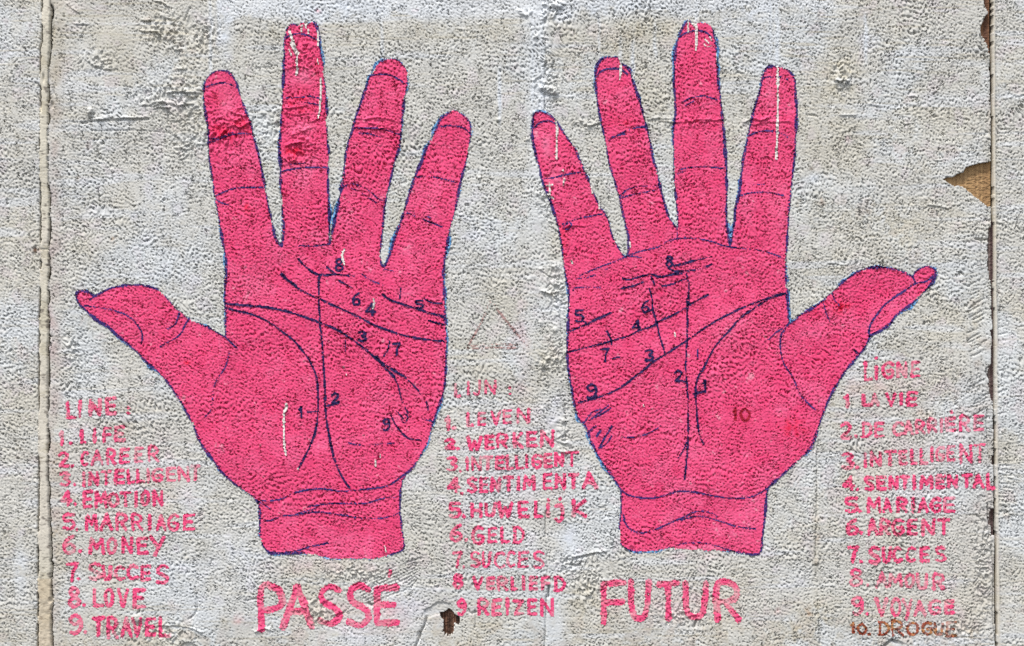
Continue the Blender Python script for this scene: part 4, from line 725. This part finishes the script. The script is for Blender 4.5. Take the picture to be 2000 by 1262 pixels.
E1 = [
 ('LINE:', [('L', 129, 151, 784, 819), ('I', 152, 161, 782, 817), ('N', 173, 200, 779, 814), ('E', 206, 228, 775, 811), (':', 246, 257, 792, 811)], 7.5, .95, .85),
 ('1. LIFE', [('1', 114, 127, 841, 871), dot(138, 865), ('L', 157, 169, 838, 867), ('I', 181, 189, 836, 866), ('F', 200, 218, 833, 865), ('E', 223, 245, 831, 863)], 6.6, .7, .72),
 ('2. CAREER', [('2', 114, 136, 881, 913), dot(142, 910), ('C', 158, 174, 880, 911), ('A', 177, 203, 878, 910), ('R', 207, 227, 876, 908), ('E', 233, 254, 875, 906), ('E', 262, 280, 873, 904), ('R', 288, 311, 871, 903)], 6.4, .75, .72),
 ('3. INTELLIGENT', [('3', 117, 138, 921, 950), dot(146, 947), ('I', 159, 169, 921, 951, .3), ('N', 173, 194, 920, 949), ('T', 197, 218, 918, 947), ('E', 223, 244, 916, 946), ('L', 248, 264, 916, 945), ('L', 266, 284, 915, 944), ('I', 286, 293, 914, 943), ('G', 296, 319, 913, 942), ('E', 324, 344, 912, 941), ('N', 346, 371, 910, 940), ('T', 372, 391, 908, 939)], 6.0, .7, .72),
 ('4. EMOTION', [('4', 117, 141, 957, 989, .3), dot(147, 985), ('E', 161, 181, 957, 993), ('M', 185, 210, 959, 993, -.1), ('O', 211, 233, 961, 991, -.3), ('T', 234, 257, 959, 991), ('I', 262, 270, 959, 991), ('O', 275, 293, 957, 988), ('N', 298, 320, 957, 989)], 7.0, .75, .85),
 ('5. MARRIAGE', [('5', 122, 148, 1002, 1036), dot(150, 1034), ('M', 166, 191, 1004, 1037), ('A', 195, 221, 1002, 1037), ('R', 226, 250, 1002, 1037, -.1), ('R', 256, 280, 1003, 1037), ('I', 288, 297, 1004, 1036), ('A', 305, 326, 1005, 1037), ('G', 327, 351, 1003, 1037), ('E', 357, 381, 1003, 1036)], 7.0, .8, .85),
 ('6. MONEY', [('6', 121, 148, 1044, 1083), dot(157, 1077), ('M', 173, 205, 1049, 1083), ('O', 208, 229, 1049, 1083, -.2), ('N', 237, 261, 1048, 1082), ('E', 267, 290, 1048, 1083), ('Y', 292, 324, 1046, 1087)], 6.8, .85, .85),
 ('7. SUCCES', [('7', 128, 154, 1098, 1137), dot(153, 1131), ('S', 173, 198, 1098, 1134), ('U', 199, 219, 1104, 1134), ('C', 223, 245, 1104, 1134), ('C', 247, 271, 1102, 1133), ('E', 274, 296, 1103, 1135), ('S', 304, 331, 1102, 1141)], 6.8, .9, .85),
 ('8. LOVE', [('8', 132, 158, 1145, 1188), dot(164, 1182), ('L', 181, 204, 1149, 1186), ('O', 203, 223, 1148, 1186), ('V', 229, 252, 1149, 1187), ('E', 259, 285, 1149, 1188)], 7.4, 1.1, .85),
 ('9. TRAVEL', [('9', 133, 161, 1199, 1240), dot(166, 1235), ('T', 180, 205, 1204, 1244), ('R', 208, 232, 1205, 1248), ('A', 235, 259, 1203, 1245), ('V', 257, 280, 1204, 1245), ('E', 283, 305, 1205, 1243), ('L', 310, 336, 1203, 1245)], 7.4, 1.0, .85)]
E2 = [
 ('LIJN:', [('L', 887, 900, 749, 777), ('I', 911, 919, 744, 773), ('J', 924, 941, 742, 773), ('N', 945, 970, 742, 771), (':', 990, 1001, 753, 773)], 5.6, .65, .72),
 ('1. LEVEN', [('1', 868, 881, 812, 841), dot(887, 836), ('L', 911, 926, 805, 834), ('E', 932, 950, 804, 832), ('V', 958, 979, 802, 831), ('E', 981, 1000, 799, 829), ('N', 1008, 1036, 797, 827, -.35)], 6.0, .6, .72),
 ('2. WERKEN', [('2', 868, 890, 855, 879), dot(894, 876), ('W', 911, 942, 851, 881), ('E', 946, 966, 849, 878), ('R', 969, 993, 846, 877), ('K', 1001, 1022, 844, 876), ('E', 1027, 1050, 842, 874), ('N', 1054, 1084, 839, 873)], 7.0, .85, .85),
 ('3. INTELLIGENT', [('3', 872, 894, 891, 921), dot(899, 920), ('I', 909, 917, 892, 921), ('N', 920, 942, 891, 920), ('T', 943, 962, 890, 919), ('E', 967, 986, 890, 918), ('L', 988, 1005, 889, 918), ('L', 1006, 1023, 888, 917), ('I', 1025, 1033, 887, 915), ('G', 1038, 1059, 886, 916), ('E', 1061, 1079, 885, 914), ('N', 1082, 1102, 883, 912), ('T', 1102, 1131, 881, 911)], 6.2, .8, .85),
 ('4. SENTIMENTA', [('4', 873, 899, 932, 963), dot(902, 964), ('S', 912, 932, 931, 963), ('E', 936, 954, 931, 963), ('N', 957, 979, 931, 962), ('T', 982, 1005, 929, 960), ('I', 1008, 1017, 929, 960), ('M', 1021, 1047, 927, 958, -.2), ('E', 1059, 1079, 924, 957), ('N', 1083, 1106, 924, 956), ('T', 1109, 1131, 924, 955), ('A', 1136, 1167, 922, 956)], 6.8, .75, .85),
 ('5. HUWELIJK', [('5', 877, 901, 980, 1012), dot(906, 1008), ('H', 919, 942, 982, 1011), ('U', 946, 969, 981, 1010), ('W', 971, 1002, 980, 1011), ('E', 1011, 1033, 978, 1012), ('L', 1043, 1061, 979, 1012), ('i', 1065, 1076, 983, 1011), dot(1071, 977), ('j', 1084, 1104, 982, 1021), dot(1094, 974), ('K', 1116, 1146, 975, 1010)], 6.8, .9, .85),
 ('6. GELD', [('6', 878, 904, 1023, 1059), dot(911, 1054), ('G', 921, 946, 1027, 1064), ('E', 952, 971, 1029, 1061), ('L', 977, 996, 1029, 1061), ('D', 1001, 1025, 1027, 1062)], 6.4, .8, .85),
 ('7. SUCCES', [('7', 884, 904, 1076, 1110), dot(906, 1107), ('S', 918, 938, 1076, 1109), ('U', 941, 959, 1077, 1109), ('C', 965, 987, 1077, 1110), ('C', 989, 1006, 1075, 1109), ('E', 1011, 1033, 1076, 1109), ('S', 1041, 1064, 1075, 1111)], 5.4, .7, .72),
 ('8. VERLIEFD', [('8', 884, 905, 1119, 1151), ('V', 922, 944, 1125, 1154, .3), ('E', 949, 967, 1126, 1153), ('R', 971, 993, 1126, 1154), ('L', 997, 1011, 1126, 1154), ('I', 1018, 1027, 1124, 1153), ('E', 1033, 1051, 1125, 1153), ('F', 1056, 1075, 1125, 1153), ('D', 1081, 1105, 1125, 1156)], 6.6, .8, .85),
 ('9. REIZEN', [('9', 892, 911, 1169, 1203), ('R', 932, 956, 1169, 1203, .3), ('E', 960, 980, 1169, 1203), ('I', 986, 996, 1168, 1202), ('Z', 1002, 1024, 1170, 1202), ('E', 1029, 1049, 1169, 1202), ('N', 1054, 1083, 1168, 1204, .3)], 6.8, .95, .95)]
E3 = [
 ('LIGNE', [('L', 1687, 1704, 706, 744), ('i', 1706, 1717, 714, 742), dot(1711, 699), ('G', 1722, 1746, 706, 740), ('N', 1750, 1773, 706, 738), ('E', 1778, 1798, 705, 738)], 6.4, .75, .95),
 ('1 LA VIE', [('1', 1646, 1662, 769, 796), ('L', 1683, 1700, 769, 794), ('A', 1699, 1717, 769, 794), ('V', 1729, 1751, 767, 794), ('I', 1756, 1764, 767, 792), ('E', 1770, 1792, 764, 794)], 6.6, .75, .85),
 ('2. DE CARRIÈRE', [('2', 1641, 1664, 824, 858), dot(1672, 852), ('D', 1682, 1704, 824, 855), ('E', 1707, 1728, 824, 855), ('C', 1743, 1765, 823, 852), ('A', 1764, 1785, 821, 850), ('R', 1787, 1807, 820, 848), ('R', 1811, 1831, 817, 846), ('I', 1834, 1843, 816, 845), ('E', 1845, 1867, 814, 844), ('`', 1854, 1862, 801, 808), ('R', 1873, 1895, 811, 843), ('E', 1901, 1922, 810, 842)], 6.2, .75, .72),
 ('3. INTELLIGENT', [('3', 1644, 1669, 884, 917), dot(1675, 913), ('I', 1686, 1695, 884, 914), ('N', 1699, 1723, 881, 912), ('T', 1727, 1751, 879, 911), ('E', 1755, 1772, 879, 909, -.2), ('L', 1778, 1792, 877, 908), ('L', 1796, 1813, 875, 908), ('I', 1816, 1824, 872, 902), ('G', 1827, 1845, 871, 902, -.2), ('E', 1848, 1865, 869, 901, -.2), ('N', 1873, 1900, 867, 906), ('T', 1902, 1926, 866, 905)], 6.0, .75, .72),
 ('4. SENTIMENTAL', [('4', 1645, 1671, 929, 959), dot(1675, 956), ('S', 1688, 1708, 929, 959), ('E', 1711, 1731, 929, 958), ('N', 1735, 1756, 929, 957), ('T', 1757, 1777, 928, 957), ('I', 1781, 1790, 927, 957), ('M', 1796, 1823, 928, 956), ('E', 1827, 1846, 927, 955), ('N', 1849, 1872, 926, 954), ('T', 1877, 1899, 925, 954), ('A', 1899, 1922, 925, 954), ('L', 1926, 1944, 924, 957, .2)], 7.0, .8, .85),
 ('5. MARIAGE', [('5', 1650, 1677, 971, 1002), dot(1679, 998), ('M', 1692, 1721, 971, 1002), ('A', 1722, 1742, 972, 1002), ('R', 1750, 1773, 971, 1002), ('I', 1779, 1788, 971, 1003), ('A', 1792, 1814, 971, 1002), ('G', 1816, 1839, 971, 1002), ('E', 1842, 1866, 970, 1002)], 6.8, .75, .85),
 ('6. ARGENT', [('6', 1651, 1677, 1012, 1046), dot(1681, 1040), ('A', 1693, 1715, 1013, 1046), ('R', 1717, 1739, 1013, 1046), ('G', 1741, 1766, 1012, 1046), ('E', 1771, 1793, 1013, 1046), ('N', 1799, 1828, 1012, 1047), ('T', 1831, 1856, 1012, 1045)], 7.0, .8, .85),
 ('7. SUCCES', [('7', 1655, 1678, 1065, 1099), dot(1682, 1097), ('S', 1696, 1719, 1066, 1102, .2), ('U', 1722, 1741, 1067, 1100), ('C', 1742, 1762, 1067, 1099), ('C', 1769, 1789, 1067, 1099), ('E', 1796, 1816, 1068, 1099), ('S', 1826, 1848, 1066, 1099)], 6.6, .75, .85),
 ('8. AMOUR', [('8', 1658, 1686, 1109, 1147), dot(1695, 1143), ('A', 1710, 1735, 1117, 1149), ('M', 1735, 1763, 1119, 1148), ('O', 1767, 1787, 1119, 1149), ('U', 1790, 1813, 1120, 1152), ('R', 1821, 1846, 1120, 1153)], 6.6, .7, .6),
 ('9. VOYAGE', [('9', 1662, 1687, 1164, 1202), dot(1694, 1199), ('V', 1709, 1735, 1168, 1205), ('O', 1739, 1761, 1167, 1205), ('Y', 1762, 1783, 1169, 1212), ('A', 1784, 1809, 1171, 1204), ('G', 1813, 1839, 1170, 1201), ('E', 1843, 1864, 1171, 1200)], 6.8, .75, .6)]
t = empty('word_list'); tag(t, 'pink hand-lettered English list headed LINE, beside the cream strip', 'lettering', 'pink word lists on the wall'); rows(t, E1)
t = empty('word_list'); tag(t, 'pink hand-lettered Dutch list headed LIJN, between the two palms', 'lettering', 'pink word lists on the wall'); rows(t, E2)
t = empty('word_list'); tag(t, 'pink hand-lettered French list headed LIGNE, below the thumb by the torn plaster', 'lettering', 'pink word lists on the wall'); rows(t, E3)
t = empty('added_entry'); tag(t, 'small rusty brown entry 10. DROGUE added under VOYAGE', 'lettering')
rows(t, [('10. DROGUE', [('1', 1661, 1671, 1214, 1238), ('0', 1673, 1694, 1216, 1240), dot(1698, 1239), ('D', 1714, 1738, 1213, 1242), ('R', 1740, 1765, 1212, 1243), ('O', 1770, 1795, 1214, 1242), ('G', 1800, 1822, 1214, 1241), ('U', 1824, 1843, 1216, 1242), ('E', 1846, 1869, 1213, 1245)], 5.6, .85, 'b')])
def word(label, items, wid, dens, st):
    t = empty('painted_word'); tag(t, label, 'lettering', 'large pink words under the palms')
    for it in items:
        glyph('accent' if it[0] in "'`" else 'letter', it[0], it[1], it[2], it[3], it[4], it[5] if len(it) > 5 else wid, dens + (it[6] if len(it) > 6 else 0), WASH[st], 0.5, M_PAINT, t)
word('large pink word PASSÉ painted below the first palm', [('P', 503, 556, 1143, 1234), ('A', 547, 614, 1141, 1230), ('S', 620, 669, 1141, 1223), ('S', 676, 726, 1138, 1226), ('E', 729, 780, 1142, 1222), ("'", 755, 767, 1113, 1128, 6)], 12.5, 1.05, .85)
word('large pink word FUTUR painted below the second palm', [('F', 1172, 1224, 1133, 1220), ('U', 1227, 1272, 1131, 1212), ('T', 1283, 1327, 1134, 1212), ('U', 1333, 1384, 1135, 1210), ('R', 1394, 1447, 1136, 1214)], 12.0, .95, .85)
# faint triangle and specks of paint
t = empty('painted_triangle'); tag(t, 'faint reddish brown triangle sketched between the two palms', 'sketch')
TC = mixc(plaster_C, (0.34, 0.14, 0.13), .68 + 0 * t4).astype(np.float32)
for pts in ([(958, 588), (940, 630), (912, 680)], [(912, 681), (970, 679), (1033, 680)], [(958, 588), (985, 622), (1033, 680)]):
    stroke('side', pts, 4.4, .12, TC, 0.5, M_PAINT, t, smooth=False)
stroke('side', [(920, 676), (975, 672), (1025, 675)], 3.6, -.3, TC, 0.5, M_PAINT, t, smooth=False)
print('objects', len(bpy.data.objects), 'tris', sum(len(m.polygons) for m in bpy.data.meshes) * 2)
